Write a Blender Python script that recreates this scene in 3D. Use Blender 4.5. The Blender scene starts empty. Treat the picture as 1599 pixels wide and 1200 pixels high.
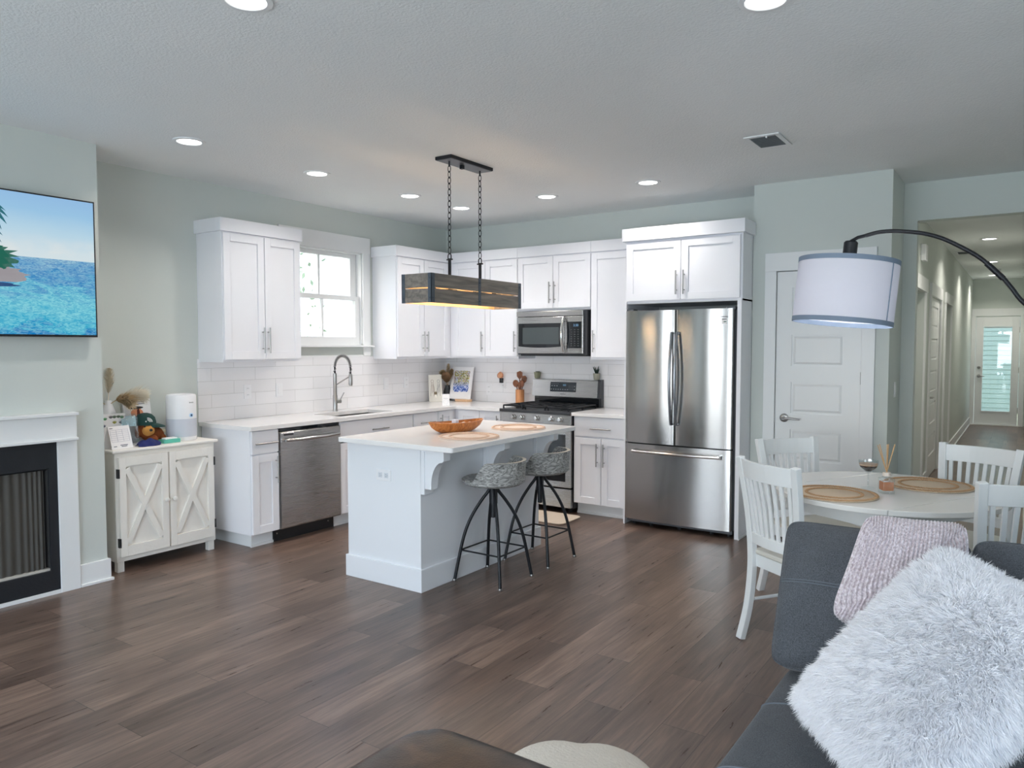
import bpy, bmesh, math, random
import numpy as np
from mathutils import Vector, Matrix, Euler
PI = math.pi
random.seed(7)
rng = np.random.default_rng(11)
scene = bpy.context.scene
COL = scene.collection

# ------------------------------------------------------------------ camera, world, daylight, exposure
cam_d = bpy.data.cameras.new('camera')
cam_d.sensor_fit = 'HORIZONTAL'
cam_d.sensor_width = 36.0
cam_d.lens = 1174.03 * 36.0 / 1599.0
cam_d.clip_start = 0.05
cam_d.clip_end = 200
cam = bpy.data.objects.new('camera', cam_d)
COL.objects.link(cam)
cam.location = (5.2466, -6.4005, 1.4972)
cam.rotation_euler = (PI / 2 - 0.0505, 0, 0.5998)
scene.camera = cam

vs = scene.view_settings
vs.view_transform = 'Standard'
vs.look = 'None'
vs.gamma = 1.0
vs.use_curve_mapping = False
vs.exposure = -0.47
scene.cycles.diffuse_bounces = 8

world = bpy.data.worlds.new('world')
scene.world = world
world.use_nodes = True
wn = world.node_tree
bg = wn.nodes['Background']
sky = wn.nodes.new('ShaderNodeTexSky')
sky.sky_type = 'NISHITA'
sky.sun_disc = False
sky.sun_elevation = math.radians(48)
sky.sun_rotation = math.radians(200)
sky.air_density = 1.2
sky.dust_density = 2.5
wn.links.new(sky.outputs[0], bg.inputs[0])
bg.inputs[1].default_value = 0.85


def area_light(name, loc, rot, sx, sy, energy, color, spread=PI):
    l = bpy.data.lights.new(name, 'AREA')
    l.shape = 'RECTANGLE'
    l.size = sx
    l.size_y = sy
    l.energy = energy
    l.color = color
    l.spread = spread
    o = bpy.data.objects.new(name, l)
    COL.objects.link(o)
    o.location = loc
    o.rotation_euler = rot
    return o


# daylight through the sliding glass doors and the window of the rear wall (behind the camera) and the right wall
area_light('daylight_glass_doors', (4.3, -9.35, 1.15), (PI / 2, 0, 0), 3.4, 2.0, 250, (0.70, 0.835, 1.0))
area_light('daylight_rear_window', (1.35, -9.35, 1.55), (PI / 2, 0, 0), 1.5, 1.3, 75, (0.70, 0.835, 1.0))
area_light('daylight_side_window', (7.75, -5.2, 1.5), (PI / 2, 0, PI / 2), 1.9, 1.4, 45, (0.72, 0.85, 1.0))

sun_d = bpy.data.lights.new('sun', 'SUN')
sun_d.energy = 9.0
sun_d.angle = math.radians(1.0)
sun_d.color = (1.0, .99, .97)
sun = bpy.data.objects.new('sun', sun_d)
COL.objects.link(sun)
sun.rotation_euler = Vector((.50, .05, .85)).to_track_quat('Z', 'Y').to_euler()

CAN_POWER = 8.5
CAN_COLOR = (1.0, 0.95, 0.905)


# ------------------------------------------------------------------ mesh helpers
class MB:
    def __init__(s):
        s.v, s.f, s.m = [], [], []
        s.M = None
        s.mi = 0

    def add(s, vs_, fs_):
        b = len(s.v)
        if s.M is not None:
            vs_ = [tuple(s.M @ Vector(p)) for p in vs_]
        s.v.extend([tuple(p) for p in vs_])
        s.f.extend([tuple(b + i for i in f) for f in fs_])
        s.m.extend([s.mi] * len(fs_))
        return s

    def box(s, x0, x1, y0, y1, z0, z1):
        v = [(x0, y0, z0), (x1, y0, z0), (x1, y1, z0), (x0, y1, z0), (x0, y0, z1), (x1, y0, z1), (x1, y1, z1), (x0, y1, z1)]
        return s.add(v, [(0, 3, 2, 1), (4, 5, 6, 7), (0, 1, 5, 4), (1, 2, 6, 5), (2, 3, 7, 6), (3, 0, 4, 7)])

    def hexa(s, bot, top):
        v = list(bot) + list(top)
        return s.add(v, [(0, 3, 2, 1), (4, 5, 6, 7), (0, 1, 5, 4), (1, 2, 6, 5), (2, 3, 7, 6), (3, 0, 4, 7)])

    def prism(s, poly, axis, a, b):
        """polygon (2D list) extruded along axis from a to b; 2D coords are the other two axes in xyz order"""
        def mk(p, t):
            if axis == 'x': return (t, p[0], p[1])
            if axis == 'y': return (p[0], t, p[1])
            return (p[0], p[1], t)
        n = len(poly)
        v = [mk(p, a) for p in poly] + [mk(p, b) for p in poly]
        f = [tuple(range(n - 1, -1, -1)), tuple(range(n, 2 * n))]
        f += [(i, (i + 1) % n, n + (i + 1) % n, n + i) for i in range(n)]
        return s.add(v, f)

    def tube(s, pts, r, n=10, cap=True, closed=False):
        pts = [Vector(p) for p in pts]
        m = len(pts)
        rs = r if isinstance(r, (list, tuple)) else [r] * m
        ref = None
        rings = []
        for i, p in enumerate(pts):
            if closed:
                t = pts[(i + 1) % m] - pts[i - 1]
            else:
                t = pts[min(i + 1, m - 1)] - pts[max(i - 1, 0)]
            t.normalize()
            if ref is None:
                ref = Vector((0, 0, 1)) if abs(t.z) < .9 else Vector((1, 0, 0))
            a = ref - t * ref.dot(t)
            if a.length < 1e-6:
                a = t.orthogonal()
            a.normalize()
            ref = a
            b = t.cross(a)
            rings.append([tuple(p + (a * math.cos(2 * PI * k / n) + b * math.sin(2 * PI * k / n)) * rs[i]) for k in range(n)])
        v = [q for ring in rings for q in ring]
        f = []
        for i in range(m if closed else m - 1):
            j = (i + 1) % m
            for k in range(n):
                k2 = (k + 1) % n
                f.append((i * n + k, i * n + k2, j * n + k2, j * n + k))
        if cap and not closed:
            f.append(tuple(range(n - 1, -1, -1)))
            f.append(tuple((m - 1) * n + k for k in range(n)))
        return s.add(v, f)

    def cyl(s, p0, p1, r, n=16, r1=None):
        return s.tube([p0, p1], [r, r if r1 is None else r1], n)

    def lathe(s, prof, n=24, c=(0, 0, 0), axis='z', cap=True):
        v, f = [], []
        for (r, z) in prof:
            for k in range(n):
                a = 2 * PI * k / n
                x, y = r * math.cos(a), r * math.sin(a)
                if axis == 'z': q = (c[0] + x, c[1] + y, c[2] + z)
                elif axis == 'y': q = (c[0] + x, c[1] + z, c[2] + y)
                else: q = (c[0] + z, c[1] + x, c[2] + y)
                v.append(q)
        m = len(prof)
        for i in range(m - 1):
            for k in range(n):
                k2 = (k + 1) % n
                f.append((i * n + k, i * n + k2, (i + 1) * n + k2, (i + 1) * n + k))
        if cap:
            f.append(tuple(range(n - 1, -1, -1)))
            f.append(tuple((m - 1) * n + k for k in range(n)))
        return s.add(v, f)

    def ball(s, c, r, n=16, m=10):
        rx, ry, rz = r if isinstance(r, (tuple, list)) else (r, r, r)
        v, f = [], []
        for i in range(m + 1):
            t = PI * i / m
            for k in range(n):
                a = 2 * PI * k / n
                v.append((c[0] + rx * math.sin(t) * math.cos(a), c[1] + ry * math.sin(t) * math.sin(a), c[2] - rz * math.cos(t)))
        for i in range(m):
            for k in range(n):
                k2 = (k + 1) % n
                f.append((i * n + k, i * n + k2, (i + 1) * n + k2, (i + 1) * n + k))
        return s.add(v, f)

    def grid(s, P, flip=False):
        """P: 2-D list of points"""
        n, m = len(P), len(P[0])
        v = [tuple(q) for row in P for q in row]
        f = []
        for i in range(n - 1):
            for j in range(m - 1):
                q = (i * m + j, (i + 1) * m + j, (i + 1) * m + j + 1, i * m + j + 1)
                f.append(q[::-1] if flip else q)
        return s.add(v, f)

    def build(s, name, mats, parent=None, bevel=0, smooth=False, loc=None, seg=2, subsurf=0, angle=38):
        me = bpy.data.meshes.new(name)
        me.from_pydata(s.v, [], s.f)
        if not isinstance(mats, (list, tuple)): mats = [mats]
        for m in mats: me.materials.append(m)
        if len(mats) > 1:
            me.polygons.foreach_set('material_index', np.array(s.m, dtype=np.int32))
        bm = bmesh.new()
        bm.from_mesh(me)
        bmesh.ops.remove_doubles(bm, verts=bm.verts, dist=1e-6)
        bmesh.ops.recalc_face_normals(bm, faces=bm.faces)
        if smooth:
            for f in bm.faces: f.smooth = True
            la = math.radians(angle)
            for e in bm.edges:
                if len(e.link_faces) == 2 and e.calc_face_angle(0) > la: e.smooth = False
        bm.to_mesh(me)
        bm.free()
        o = bpy.data.objects.new(name, me)
        COL.objects.link(o)
        if parent is not None: o.parent = parent
        if loc is not None: o.location = loc
        if bevel:
            md = o.modifiers.new('bevel', 'BEVEL')
            md.width = bevel
            md.segments = seg
            md.limit_method = 'ANGLE'
            md.angle_limit = math.radians(40)
        if subsurf:
            md = o.modifiers.new('subsurf', 'SUBSURF')
            md.levels = md.render_levels = subsurf
        return o


def tag(o, label=None, cat=None, group=None, kind=None):
    if label: o['label'] = label
    if cat: o['category'] = cat
    if group: o['group'] = group
    if kind: o['kind'] = kind
    return o


def thing(name, label, cat, loc=(0, 0, 0), rotz=0.0, group=None, rot=None):
    o = bpy.data.objects.new(name, None)
    o.empty_display_size = .1
    COL.objects.link(o)
    o.location = loc
    o.rotation_euler = rot if rot else (0, 0, rotz)
    return tag(o, label, cat, group)


def struct(o, label=None):
    o['kind'] = 'structure'
    if label: o['label'] = label
    return o


def copy_tree(o, parent=None):
    c = o.copy()
    COL.objects.link(c)
    if parent is not None: c.parent = parent
    for ch in list(o.children):
        copy_tree(ch, c)
    return c


# ------------------------------------------------------------------ materials
MATS = {}


def srgb(r, g, b):
    def f(c):
        c /= 255.0
        return c / 12.92 if c <= .04045 else ((c + .055) / 1.055) ** 2.4
    return (f(r), f(g), f(b), 1.0)


def mat(name):
    m = bpy.data.materials.new(name)
    m.use_nodes = True
    return m, m.node_tree, m.node_tree.nodes['Principled BSDF']


def pm(name, col, rough=.5, metal=0.0, bump=0.0, bscale=200.0, var=0.0, vscale=6.0, stretch=None, **kw):
    """procedural principled material: colour variation by noise, optional bump"""
    m, nt, b = mat(name)
    b.inputs['Roughness'].default_value = rough
    b.inputs['Metallic'].default_value = metal
    for k, v in kw.items(): b.inputs[k].default_value = v
    tc = nt.nodes.new('ShaderNodeTexCoord')
    mp = nt.nodes.new('ShaderNodeMapping')
    nt.links.new(tc.outputs['Object'], mp.inputs[0])
    if stretch: mp.inputs['Scale'].default_value = stretch
    if var:
        n = nt.nodes.new('ShaderNodeTexNoise')
        n.inputs['Scale'].default_value = vscale
        n.inputs['Detail'].default_value = 5
        nt.links.new(mp.outputs[0], n.inputs['Vector'])
        mx = nt.nodes.new('ShaderNodeMix')
        mx.data_type = 'RGBA'
        mx.inputs['A'].default_value = tuple(min(1, c * (1 - var)) for c in col[:3]) + (1,)
        mx.inputs['B'].default_value = tuple(min(1, c * (1 + var)) for c in col[:3]) + (1,)
        nt.links.new(n.outputs['Fac'], mx.inputs['Factor'])
        nt.links.new(mx.outputs['Result'], b.inputs['Base Color'])
    else:
        b.inputs['Base Color'].default_value = col
    if bump:
        n2 = nt.nodes.new('ShaderNodeTexNoise')
        n2.inputs['Scale'].default_value = bscale
        n2.inputs['Detail'].default_value = 3
        nt.links.new(mp.outputs[0], n2.inputs['Vector'])
        bp = nt.nodes.new('ShaderNodeBump')
        bp.inputs['Strength'].default_value = bump
        bp.inputs['Distance'].default_value = .01
        nt.links.new(n2.outputs['Fac'], bp.inputs['Height'])
        nt.links.new(bp.outputs[0], b.inputs['Normal'])
    MATS[name] = m
    return m


def emis(name, col, strength):
    m, nt, b = mat(name)
    b.inputs['Base Color'].default_value = (.02, .02, .02, 1)
    b.inputs['Emission Color'].default_value = col
    b.inputs['Emission Strength'].default_value = strength
    return m


wall_m = pm('sage_wall_paint', srgb(205, 210, 205), .62, bump=.08, bscale=260, var=.015)
ceil_m = pm('ceiling_paint', srgb(236, 238, 238), .8, bump=.35, bscale=90, var=.015)
trim_m = pm('white_trim_paint', srgb(232, 233, 233), .38, var=.01)
cab_m = pm('white_cabinet_paint', srgb(236, 236, 240), .33, var=.01)
quartz_m = pm('white_quartz', srgb(235, 233, 232), .16, var=.02, vscale=9)
nickel_m = pm('brushed_nickel', (.42, .41, .40, 1), .32, 1.0)
chrome_m = pm('satin_chrome', (.62, .61, .60, 1), .18, 1.0)
black_m = pm('black_iron', (.012, .013, .016, 1), .42, .3, bump=.1, bscale=400)
blackglass_m = pm('black_glass', (.008, .01, .013, 1), .07)
blackpl_m = pm('black_plastic', (.015, .016, .018, 1), .35)
charcoal_m = pm('charcoal_enamel', (.035, .037, .042, 1), .35)
gray_m = pm('grey_steel_side', (.10, .105, .115, 1), .4, .3)
bracket_m = pm('blue_grey_iron', srgb(84, 92, 102), .5, .2)
rubber_m = pm('rubber', (.02, .02, .02, 1), .7)


def steel(name, rough=.22, aniso=.75, base=.56):
    m, nt, b = mat(name)
    b.inputs['Base Color'].default_value = (base, base * .99, base * .975, 1)
    b.inputs['Metallic'].default_value = 1.0
    b.inputs['Anisotropic'].default_value = aniso
    tg = nt.nodes.new('ShaderNodeTangent')
    tg.direction_type = 'RADIAL'
    tg.axis = 'Z'
    nt.links.new(tg.outputs[0], b.inputs['Tangent'])
    b.inputs['Anisotropic Rotation'].default_value = .25
    tc = nt.nodes.new('ShaderNodeTexCoord')
    mp = nt.nodes.new('ShaderNodeMapping')
    mp.inputs['Scale'].default_value = (3, 3, 420)
    n = nt.nodes.new('ShaderNodeTexNoise')
    n.inputs['Scale'].default_value = 3
    nt.links.new(tc.outputs['Object'], mp.inputs[0])
    nt.links.new(mp.outputs[0], n.inputs['Vector'])
    mr = nt.nodes.new('ShaderNodeMapRange')
    mr.inputs['To Min'].default_value = rough * .94
    mr.inputs['To Max'].default_value = rough * 1.07
    nt.links.new(n.outputs['Fac'], mr.inputs['Value'])
    nt.links.new(mr.outputs[0], b.inputs['Roughness'])
    return m


steel_m = steel('brushed_stainless', .20, .85, .50)
steelflat_m = steel('brushed_stainless_matte', .27, .8, .47)


def floor_material():
    m, nt, b = mat('dark_vinyl_planks')
    L = nt.links.new
    tc = nt.nodes.new('ShaderNodeTexCoord')
    mp = nt.nodes.new('ShaderNodeMapping')
    mp.inputs['Rotation'].default_value = (0, 0, PI / 2)
    L(tc.outputs['Object'], mp.inputs[0])
    br = nt.nodes.new('ShaderNodeTexBrick')
    br.offset = .37
    br.offset_frequency = 2
    br.inputs['Color1'].default_value = (0, 0, 0, 1)
    br.inputs['Color2'].default_value = (1, 1, 1, 1)
    br.inputs['Mortar'].default_value = (.5, .5, .5, 1)
    br.inputs['Scale'].default_value = 1
    br.inputs['Mortar Size'].default_value = .0012
    br.inputs['Mortar Smooth'].default_value = .3
    br.inputs['Bias'].default_value = 0
    br.inputs['Brick Width'].default_value = 1.22
    br.inputs['Row Height'].default_value = .178
    L(mp.outputs[0], br.inputs['Vector'])
    # grain, offset per plank
    add = nt.nodes.new('ShaderNodeVectorMath')
    add.operation = 'MULTIPLY_ADD'
    L(br.outputs['Color'], add.inputs[0])
    add.inputs[1].default_value = (7, 13, 3)
    L(mp.outputs[0], add.inputs[2])
    mp2 = nt.nodes.new('ShaderNodeMapping')
    mp2.inputs['Scale'].default_value = (1.4, 22, 1)
    L(add.outputs[0], mp2.inputs[0])
    n1 = nt.nodes.new('ShaderNodeTexNoise')
    n1.inputs['Scale'].default_value = 2.2
    n1.inputs['Detail'].default_value = 8
    n1.inputs['Roughness'].default_value = .62
    n1.inputs['Distortion'].default_value = .6
    L(mp2.outputs[0], n1.inputs['Vector'])
    mp3 = nt.nodes.new('ShaderNodeMapping')
    mp3.inputs['Scale'].default_value = (.9, 4.5, 1)
    L(add.outputs[0], mp3.inputs[0])
    n2 = nt.nodes.new('ShaderNodeTexNoise')
    n2.inputs['Scale'].default_value = 1.6
    n2.inputs['Detail'].default_value = 4
    L(mp3.outputs[0], n2.inputs['Vector'])
    cr = nt.nodes.new('ShaderNodeValToRGB')
    e = cr.color_ramp.elements
    e[0].position = .30; e[0].color = srgb(72, 56, 49)
    e[1].position = .72; e[1].color = srgb(146, 122, 108)
    mid = e.new(.5); mid.color = srgb(108, 89, 79)
    mixn = nt.nodes.new('ShaderNodeMath')
    mixn.operation = 'MULTIPLY_ADD'
    L(n1.outputs['Fac'], mixn.inputs[0])
    mixn.inputs[1].default_value = .55
    sc2 = nt.nodes.new('ShaderNodeMath')
    sc2.operation = 'MULTIPLY'
    L(n2.outputs['Fac'], sc2.inputs[0])
    sc2.inputs[1].default_value = .45
    L(sc2.outputs[0], mixn.inputs[2])
    L(mixn.outputs[0], cr.inputs[0])
    # per plank tone
    hs = nt.nodes.new('ShaderNodeMapRange')
    hs.inputs['To Min'].default_value = .72
    hs.inputs['To Max'].default_value = 1.2
    L(br.outputs['Color'], hs.inputs['Value'])
    mul = nt.nodes.new('ShaderNodeMix')
    mul.data_type = 'RGBA'
    mul.blend_type = 'MULTIPLY'
    mul.inputs['Factor'].default_value = 1
    L(cr.outputs[0], mul.inputs['A'])
    L(hs.outputs[0], mul.inputs['B'])
    seam = nt.nodes.new('ShaderNodeMix')
    seam.data_type = 'RGBA'
    L(br.outputs['Fac'], seam.inputs['Factor'])
    L(mul.outputs['Result'], seam.inputs['A'])
    seam.inputs['B'].default_value = (.018, .013, .011, 1)
    L(seam.outputs['Result'], b.inputs['Base Color'])
    rr = nt.nodes.new('ShaderNodeMapRange')
    rr.inputs['To Min'].default_value = .22
    rr.inputs['To Max'].default_value = .38
    L(n1.outputs['Fac'], rr.inputs['Value'])
    L(rr.outputs[0], b.inputs['Roughness'])
    b.inputs['Specular IOR Level'].default_value = .5
    bp = nt.nodes.new('ShaderNodeBump')
    bp.inputs['Strength'].default_value = .12
    bp.inputs['Distance'].default_value = .004
    L(n1.outputs['Fac'], bp.inputs['Height'])
    L(bp.outputs[0], b.inputs['Normal'])
    return m


floor_m = floor_material()


def tile_material(name, ax):
    """3 x 12 in. white glossy subway tile, running bond; ax = the wall's horizontal axis"""
    m, nt, b = mat(name)
    L = nt.links.new
    tc = nt.nodes.new('ShaderNodeTexCoord')
    sp = nt.nodes.new('ShaderNodeSeparateXYZ')
    L(tc.outputs['Object'], sp.inputs[0])
    cb = nt.nodes.new('ShaderNodeCombineXYZ')
    L(sp.outputs[ax], cb.inputs['X'])
    L(sp.outputs['Z'], cb.inputs['Y'])
    br = nt.nodes.new('ShaderNodeTexBrick')
    br.inputs['Color1'].default_value = srgb(234, 233, 234)
    br.inputs['Color2'].default_value = srgb(239, 238, 240)
    br.inputs['Mortar'].default_value = srgb(205, 204, 204)
    br.inputs['Scale'].default_value = 1
    br.inputs['Mortar Size'].default_value = .0016
    br.inputs['Mortar Smooth'].default_value = .1
    br.inputs['Brick Width'].default_value = .406
    br.inputs['Row Height'].default_value = .1035
    mp = nt.nodes.new('ShaderNodeMapping')
    mp.inputs['Location'].default_value = (.05, -.911 + .1035 * 10, 0)
    L(cb.outputs[0], mp.inputs[0])
    L(mp.outputs[0], br.inputs['Vector'])
    L(br.outputs['Color'], b.inputs['Base Color'])
    b.inputs['Roughness'].default_value = .16
    bp = nt.nodes.new('ShaderNodeBump')
    bp.inputs['Strength'].default_value = .5
    bp.inputs['Distance'].default_value = .002
    bp.invert = True
    L(br.outputs['Fac'], bp.inputs['Height'])
    L(bp.outputs[0], b.inputs['Normal'])
    return m


tile_y = tile_material('white_subway_tile_side', 'Y')
tile_x = tile_material('white_subway_tile_back', 'X')


def wood(name, c1, c2, scale=(1, 14, 14), rough=.5, dist=1.5):
    m, nt, b = mat(name)
    L = nt.links.new
    tc = nt.nodes.new('ShaderNodeTexCoord')
    mp = nt.nodes.new('ShaderNodeMapping')
    mp.inputs['Scale'].default_value = scale
    L(tc.outputs['Object'], mp.inputs[0])
    n = nt.nodes.new('ShaderNodeTexNoise')
    n.inputs['Scale'].default_value = 3
    n.inputs['Detail'].default_value = 7
    n.inputs['Distortion'].default_value = dist
    L(mp.outputs[0], n.inputs['Vector'])
    cr = nt.nodes.new('ShaderNodeValToRGB')
    cr.color_ramp.elements[0].position = .3
    cr.color_ramp.elements[1].position = .7
    cr.color_ramp.elements[0].color = c1
    cr.color_ramp.elements[1].color = c2
    L(n.outputs['Fac'], cr.inputs[0])
    L(cr.outputs[0], b.inputs['Base Color'])
    b.inputs['Roughness'].default_value = rough
    bp = nt.nodes.new('ShaderNodeBump')
    bp.inputs['Strength'].default_value = .15
    bp.inputs['Distance'].default_value = .004
    L(n.outputs['Fac'], bp.inputs['Height'])
    L(bp.outputs[0], b.inputs['Normal'])
    return m


graywood_m = wood('weathered_grey_wood', srgb(104, 98, 92), srgb(150, 140, 130), (10, 1.2, 14), .6, .5)
paleboard_m = wood('pale_inner_wood', srgb(196, 160, 120), srgb(226, 192, 150), (8, 1, 10))
stoolwood_m = wood('carved_grey_wood', srgb(66, 66, 65), srgb(196, 195, 192), (4.5, 4.5, 11), .45, 4.0)
palewood_m = wood('pale_seat_edge', srgb(190, 184, 172), srgb(222, 216, 206), (6, 6, 6))
orangewood_m = wood('honey_wood', srgb(150, 84, 38), srgb(205, 132, 66), (14, 3, 8), .35)
brownwood_m = wood('brown_utensil_wood', srgb(92, 52, 32), srgb(150, 92, 60), (10, 10, 3), .45)
bamboo_m = wood('bamboo', srgb(186, 122, 76), srgb(218, 156, 106), (30, 30, 2), .45, .3)
cream_m = pm('cream_distressed_paint', srgb(234, 230, 223), .55, var=.045, vscale=14, bump=.08, bscale=60)
creamdk_m = pm('cream_board', srgb(226, 222, 212), .6, var=.02, vscale=14)
white_m = pm('white_plastic', srgb(236, 236, 238), .35)
paper_m = pm('paper', srgb(240, 238, 238), .8)
glass_pane = None


def pane_material(name, tint=(1, 1, 1, 1), gl=.05):
    m = bpy.data.materials.new(name)
    m.use_nodes = True
    nt = m.node_tree
    nt.nodes.remove(nt.nodes['Principled BSDF'])
    t = nt.nodes.new('ShaderNodeBsdfTransparent')
    t.inputs[0].default_value = tint
    g = nt.nodes.new('ShaderNodeBsdfGlossy')
    g.inputs['Roughness'].default_value = .02
    mx = nt.nodes.new('ShaderNodeMixShader')
    mx.inputs[0].default_value = gl
    nt.links.new(t.outputs[0], mx.inputs[1])
    nt.links.new(g.outputs[0], mx.inputs[2])
    nt.links.new(mx.outputs[0], nt.nodes['Material Output'].inputs[0])
    return m


pane_m = pane_material('window_glass')
clearglass_m = pane_material('clear_glass', (.93, .95, .95, 1), .12)
plastic_m = pane_material('clear_plastic_film', (.90, .93, .95, 1), .12)

# ------------------------------------------------------------------ the room
H = 2.752
XR, YR = 7.6, -9.2          # right and rear walls


def sbox(name, m, *b, bevel=0):
    return struct(MB().box(*b).build(name, m, bevel=bevel))


sbox('floor', floor_m, -0.12, XR + .12, YR - .12, 10.6, -0.06, 0)
sbox('ceiling', ceil_m, -0.12, XR + .12, YR - .12, 10.6, H, H + .08)
# left wall (sink wall) with the window opening
WY0, WY1, WZ0, WZ1 = -2.15, -1.262, 1.505, 2.375
b = MB()
b.box(-.12, 0, YR, WY0, 0, H).box(-.12, 0, WY1, .12, 0, H).box(-.12, 0, WY0, WY1, 0, WZ0).box(-.12, 0, WY0, WY1, WZ1, H)
struct(b.build('wall_left', wall_m))
struct(MB().box(0, 4.40, 0, .12, 0, H).build('wall_back', wall_m))
# chimney breast
struct(MB().box(0, .43, -5.52, -3.943, 0, .14).box(0, .43, -5.52, -5.18, .14, .77).box(0, .43, -4.28, -3.943, .14, .77)
       .box(0, .43, -5.52, -3.943, .77, H).build('wall_chimney', wall_m))
# pantry closet box
struct(MB().box(3.452, 3.632, -.42, -.30, 0, H).box(4.256, 4.432, -.42, -.30, 0, H).box(3.632, 4.256, -.42, -.30, 2.08, H)
       .box(3.452, 3.532, -.30, 0, 0, H).box(4.33, 4.432, -.30, .178, 0, H).build('wall_pantry', wall_m))
# header wall with the hallway opening, hallway walls
struct(MB().box(4.30, 4.526, .178, .30, 0, H).box(4.526, 5.62, .178, .30, 2.46, H).box(5.62, XR, .178, .30, 0, H).build('wall_header', wall_m))
HX0, HX1, HY = 4.37, 5.29, 10.4
hb = MB()
D3, D4, D5 = (1.55, 2.35), (2.92, 4.02), (4.70, 5.55)
hb.box(HX0 - .11, HX0, .30, D3[0], 0, H)
for a, c in ((D3[1], D4[0]), (D4[1], D5[0]), (D5[1], HY)):
    hb.box(HX0 - .11, HX0, a, c, 0, H)
for d in (D3, D4, D5):
    hb.box(HX0 - .11, HX0, d[0], d[1], 2.04, H)
struct(hb.build('wall_hall_left', wall_m))
sbox('wall_hall_right', wall_m, HX1, HX1 + .11, .30, HY, 0, H)
DX0, DX1 = 4.44, 5.14
struct(MB().box(HX0 - .11, DX0, HY, HY + .12, 0, H).box(DX1, HX1 + .11, HY, HY + .12, 0, H).box(DX0, DX1, HY, HY + .12, 2.05, H).build('wall_hall_end', wall_m))
# right wall with a window, rear wall with sliding glass doors and a window (behind the camera)
struct(MB().box(XR, XR + .12, YR, -6.15, 0, H).box(XR, XR + .12, -4.25, .30, 0, H).box(XR, XR + .12, -6.15, -4.25, 0, .8).box(XR, XR + .12, -6.15, -4.25, 2.2, H).build('wall_right', wall_m))
struct(MB().box(0, .6, YR - .12, YR, 0, H).box(2.1, 2.6, YR - .12, YR, 0, H).box(6.0, XR, YR - .12, YR, 0, H)
       .box(.6, 2.1, YR - .12, YR, 0, .9).box(.6, 2.1, YR - .12, YR, 2.2, H).box(2.6, 6.0, YR - .12, YR, 2.15, H).build('wall_rear', wall_m))


def simple_window(name, x0, x1, z0, z1, y, rot=None, loc=None, n=2):
    """frame and mullions of a window in a wall out of the picture"""
    m = MB()
    t = .05
    m.box(x0, x1, y - .06, y, z0, z0 + t).box(x0, x1, y - .06, y, z1 - t, z1)
    for i in range(n + 1):
        xx = x0 + (x1 - x0 - t) * i / n
        m.box(xx, xx + t, y - .06, y, z0 + t, z1 - t)
    o = struct(m.build(name, trim_m))
    p = MB().box(x0 + t, x1 - t, y - .035, y - .03, z0 + t, z1 - t).build('pane', pane_m, o)
    if rot is not None:
        o.rotation_euler = (0, 0, rot)
        o.location = loc
    return o


simple_window('window_2', .6, 2.1, .9, 2.2, YR - .03)
simple_window('door_6', 2.6, 6.0, 0, 2.15, YR - .03, n=3)
simple_window('window_3', -.95, .95, .8, 2.2, -.03, rot=PI / 2, loc=(XR, -5.2, 0))

# baseboards and trims
BH, BT = .14, .016


def baseboard(name, *boxes):
    m = MB()
    for bx in boxes:
        m.box(*bx)
    return struct(m.build(name, trim_m, bevel=.003))


baseboard('baseboard_chimney', (.43, .43 + BT, -4.118, -3.943 + BT, 0, BH), (0.0, .43, -3.943, -3.943 + BT, 0, BH),
          (.43, .43 + BT + .012, -4.118, -3.943 + BT + .012, 0, .018), (.43, .43 + BT, -5.52, -5.342, 0, BH))
baseboard('baseboard_left', (0, BT, -3.92, -2.99, 0, BH), (0, BT, YR, -5.52, 0, BH))
baseboard('baseboard_pantry', (3.46, 3.55, -.42 - BT, -.42, 0, BH), (4.345, 4.432, -.42 - BT, -.42, 0, BH), (4.432, 4.432 + BT, -.42 - BT, .178 - BT, 0, BH),
          (4.432, 4.526, .178 - BT, .178, 0, BH))
baseboard('baseboard_hall', (HX0, HX0 + BT, D5[1] + .09, HY, 0, BH), (HX1 - BT, HX1, .30, HY, 0, BH), (HX0, HX0 + BT, D3[1] + .09, D4[0] - .09, 0, BH), (HX0, HX0 + BT, D4[1] + .09, D5[0] - .09, 0, BH), (HX0, HX0 + BT, .30, D3[0] - .09, 0, BH),
          (HX0 + BT, HX0 + BT + .012, D5[1] + .09, HY, 0, .018), (HX1 - BT - .012, HX1 - BT, .30, HY, 0, .018))
baseboard('baseboard_right', (5.63, XR, .178 - BT, .178, 0, BH), (XR - BT, XR, YR, .178 - BT, 0, BH), (.6, 2.55, YR, YR + BT, 0, BH), (6.05, XR - BT, YR, YR + BT, 0, BH))

# kitchen window: casing, jamb, two sashes, stool
wn_o = struct(MB().box(0, .02, WY0 - .09, WY0, WZ0, WZ1).box(0, .02, WY1, WY1 + .09, WZ0 - .10, WZ1)
              .box(0, .024, WY0 - .09, WY1 + .09, WZ1, 2.522).build('window_1', trim_m, bevel=.002))
MB().box(0, .055, WY0 - .11, WY1 + .11, WZ0 - .018, WZ0).build('window_sill', trim_m, wn_o, bevel=.003)
MB().box(0, .010, -2.271, WY1 + .09, 1.397, 1.412).build('tile_cap', trim_m, wn_o)
j = MB()
j.box(-.12, 0, WY0, WY0 + .012, WZ0, WZ1).box(-.12, 0, WY1 - .012, WY1, WZ0, WZ1).box(-.12, 0, WY0, WY1, WZ0, WZ0 + .012).box(-.12, 0, WY0, WY1, WZ1 - .012, WZ1)
j.build('window_jamb', trim_m, wn_o)


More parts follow.
